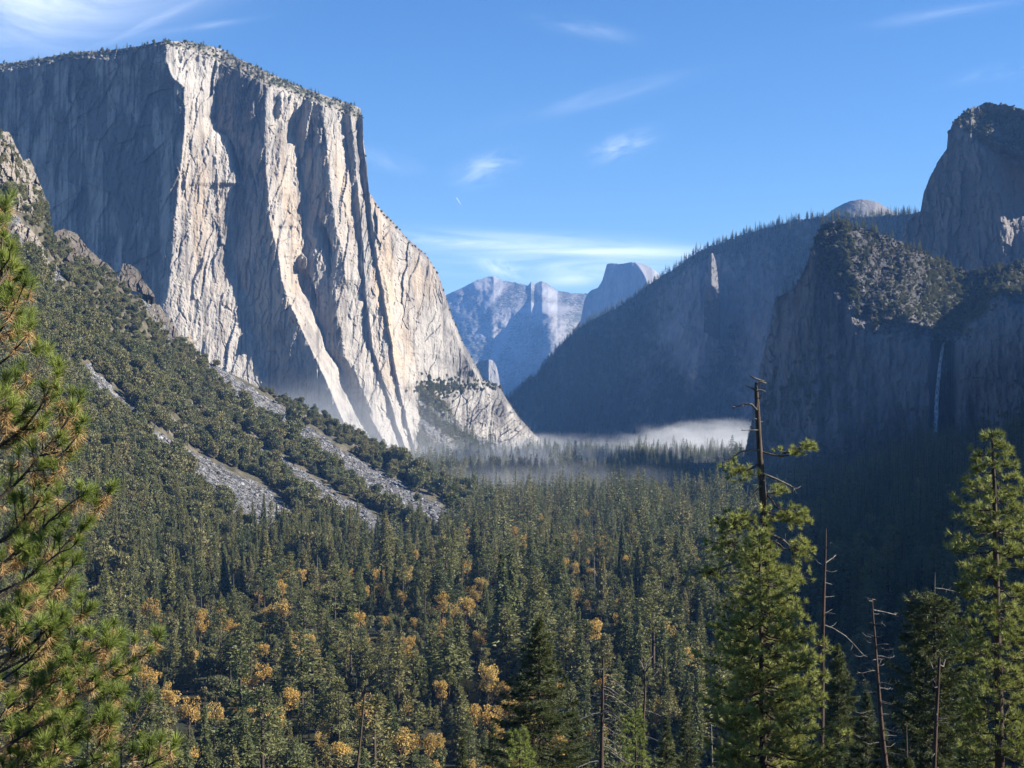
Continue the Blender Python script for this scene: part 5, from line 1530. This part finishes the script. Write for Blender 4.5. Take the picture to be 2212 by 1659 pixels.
snag([(1303, 1420), (1302, 1500), (1300, 1580), (1299, 1660)], 90.0, [0.07, 0.11, 0.15, 0.19, 0.4], droops(1303, 1299, 1450, 1655, 17, 6, 1, 0.5) + droops(1303, 1299, 1480, 1655, 6, 7, -1, 0.3),
     'bare red brown snag with long drooping dead limbs', 43, spurs=16)
snag([(1392, 1452), (1394, 1480), (1390, 1560), (1388, 1660)], 118.0, [0.08, 0.11, 0.13, 0.17, 0.35],
     [([(1392, 1455), (1386, 1434), (1380, 1424)], .07, 4), ([(1392, 1455), (1402, 1440), (1418, 1432), (1430, 1440)], .07, 5), ([(1392, 1452), (1398, 1428), (1410, 1418)], .05, 4), ([(1393, 1470), (1410, 1462), (1424, 1446)], .04, 4), ([(1393, 1480), (1406, 1486), (1416, 1474)], .04, 3)] + droops(1392, 1389, 1500, 1650, 8, 8, 0, 0.3),
     'grey snag with a curled claw like top in the shade', 44)
snag([(787, 1506), (784, 1540), (778, 1600), (771, 1660)], 95.0, [0.05, 0.07, 0.10, 0.13, 0.3], [], 'leaning dark bare trunk in front of the yellow oaks', 45, mat='bark', spurs=8)
snag([(2029, 1420), (2026, 1480), (2022, 1560), (2018, 1660)], 76.0, [0.10, 0.12, 0.13, 0.15, 0.3], [([(2028, 1440), (2016, 1446), (2010, 1430)], .05, 2), ([(2028, 1436), (2038, 1440), (2042, 1424)], .05, 2)], 'broken forked snag inside the spreading fir', 46)
snag([(2020, 1236), (2019, 1270), (2018, 1320), (2018, 1660)], 93.0, [0.02, 0.05, 0.08, 0.15, 0.2], droops(2019, 2018, 1262, 1320, 6, 9, 0, 0.15), 'thin grey spire rising from the spreading fir', 47, mat='grey', spurs=6)

# ---- long-needled pine close by, its limbs reaching in from the side
r = np.random.default_rng(77)
D0 = 19.0
EDGE = [(430, 8), (520, 12), (600, 55), (660, 75), (700, 85), (780, 135), (850, 178), (900, 168), (980, 185), (1050, 250), (1120, 225), (1180, 258), (1250, 255), (1320, 330), (1360, 350), (1420, 320), (1500, 300), (1540, 325), (1600, 372), (1640, 388), (1700, 380)]
LIMBS = [[(-60, 1420), (0, 1399), (20, 1386), (43, 1339), (62, 1290)], [(-90, 1540), (10, 1486), (67, 1456), (110, 1426), (150, 1369), (160, 1339), (202, 1312)],
         [(-80, 1680), (33, 1599), (100, 1556), (150, 1523), (187, 1473), (227, 1423), (243, 1385)], [(150, 1523), (233, 1469), (287, 1419), (333, 1389), (350, 1366)],
         [(-60, 1330), (40, 1262), (127, 1196), (167, 1149), (207, 1106), (243, 1052)], [(160, 1690), (230, 1640), (277, 1589), (313, 1539), (324, 1503)], [(250, 1720), (313, 1656), (363, 1629), (380, 1602)],
         [(-60, 1010), (0, 964), (47, 930), (83, 887), (117, 820), (128, 786)], [(-60, 930), (0, 884), (27, 854), (67, 820), (90, 787), (104, 752)], [(-50, 800), (0, 734), (33, 700), (60, 654), (72, 608)],
         [(-50, 660), (0, 620), (30, 607), (52, 582)], [(-20, 690), (3, 594), (5, 527), (9, 446)], [(-50, 1110), (20, 1060), (87, 984), (133, 927), (158, 885)], [(133, 927), (150, 900), (178, 850)],
         [(87, 984), (140, 975), (172, 930), (182, 905)], [(40, 1262), (90, 1220), (110, 1170), (116, 1120)], [(-50, 1200), (30, 1150), (80, 1090), (112, 1040), (118, 1000)], [(-50, 1260), (40, 1190), (80, 1150), (150, 1090), (190, 1060)],
         [(-60, 1480), (60, 1420), (100, 1350), (118, 1290), (122, 1240)], [(67, 1456), (140, 1450), (200, 1410), (262, 1370)], [(-60, 1620), (40, 1540), (120, 1490), (160, 1440), (188, 1400)],
         [(-40, 1750), (60, 1660), (130, 1620), (200, 1560), (262, 1490)], [(60, 1780), (150, 1680), (220, 1600), (250, 1540)], [(100, 1800), (200, 1720), (290, 1660), (330, 1620)], [(-60, 1560), (10, 1560), (70, 1520), (90, 1470)]]
for _ in range(17):
    y = r.uniform(520, 1080); x = r.uniform(-70, 5); L = r.uniform(60, 150); a = r.uniform(0.7, 1.25)
    LIMBS.append([(x, y), (x + L * .4 * math.cos(a), y - L * .3 * math.sin(a)), (x + L * .8 * math.cos(a), y - L * .75 * math.sin(a)), (x + L * math.cos(a), y - L * 1.1 * math.sin(a))])
for _ in range(26):
    y = r.uniform(1080, 1760); x = r.uniform(-50, 60); L = r.uniform(90, 210); a = r.uniform(0.45, 1.0)
    LIMBS.append([(x, y), (x + L * .4 * math.cos(a), y - L * .3 * math.sin(a)), (x + L * .8 * math.cos(a), y - L * .75 * math.sin(a)), (x + L * math.cos(a), y - L * 1.1 * math.sin(a))])
bb, TW = MB(), []
for ln_ in LIMBS:
    d = D0 + r.uniform(-1.6, 1.6)
    q = np.array(ln_, float)
    t = np.concatenate([[0], np.cumsum(np.hypot(*np.diff(q, axis=0).T))])
    m = max(6, int(t[-1] / 24)); tt = np.linspace(0, t[-1], m)
    X, Y = np.interp(tt, t, q[:, 0]), np.interp(tt, t, q[:, 1])
    X[1:-1] += r.normal(size=m - 2) * 1.6
    Dd = d + np.linspace(0, r.uniform(-0.8, 0.8), m)
    P = W(X, Y, Dd)
    bb.tube(P, np.interp(tt / t[-1], [0, 1], [0.028 if t[-1] > 180 else 0.016, 0.007]), 6)
    TW.append((P[-1], rows_unit(P[-1] - P[-2] + np.array([0, 0, 0.03])), 1.0))
    for k in range(2, m - 1):
        if tt[k] < 0.25 * t[-1]: continue
        ax = rows_unit(P[k + 1] - P[k - 1])
        for sgn in ((-1, 1) if r.random() < 0.5 else (r.choice([-1, 1]),)):
            ang = sgn * r.uniform(0.45, 1.0)
            ca, sa = math.cos(ang), math.sin(ang)
            dr = np.array([ax[0] * ca - ax[2] * sa, r.normal() * 0.5, ax[0] * sa + ax[2] * ca + 0.25])
            dr = rows_unit(dr)
            tl = r.uniform(0.16, 0.42) * (1.15 - 0.5 * tt[k] / t[-1])
            e = P[k] + dr * tl + np.array([0, 0, 0.06])
            ex, ey = frame(e)
            if ex > np.interp(ey, *poly(EDGE)): continue
            bb.tube([P[k], P[k] + dr * tl * 0.55 - np.array([0, 0, 0.01]), e], [0.010, 0.008, 0.006], 5)
            TW.append((e, rows_unit(dr + np.array([0, 0, 0.5])), r.uniform(0.75, 1.05)))
P_, A_, S_ = np.array([t[0] for t in TW]), np.array([t[1] for t in TW]), np.array([t[2] for t in TW])
green = needles(P_, A_, 130, 0.20 * S_, 0.0085, r, 0.15, 1.25, 0.7)
tan_i = r.random(len(P_)) < np.clip(0.55 + 1.3 * fbm(P_[:, 0] / 0.5, P_[:, 2] / 0.5, 2, 90), 0.15, 1)
tan = needles(P_[tan_i] - A_[tan_i] * 0.16 * S_[tan_i][:, None], A_[tan_i], 85, 0.17 * S_[tan_i], 0.007, r, 0.7, 1.9, 0.9, grav=0.9)
tx = W(-330.0, 1500.0, 19.5)
gz = float(ground_z(np.array(tx[0]), np.array(tx[1])))
base = np.array([tx[0], tx[1], gz])
tb = MB(); tb.tube([base - (0, 0, .3), base + (0, 0, 4), base + (0.1, 0, 10), base + (0.15, 0, 17)], [0.34, 0.28, 0.2, 0.05], 12)
near_tree('pine_tree', base, 'long needled pine whose green and tan tufted limbs reach in close by', 'pine',
          [('trunk', tb, M['bark']), ('branches', bb, M['bark']), ('crown', green, M['pine_green']), ('old_needles', tan, M['pine_tan'])])
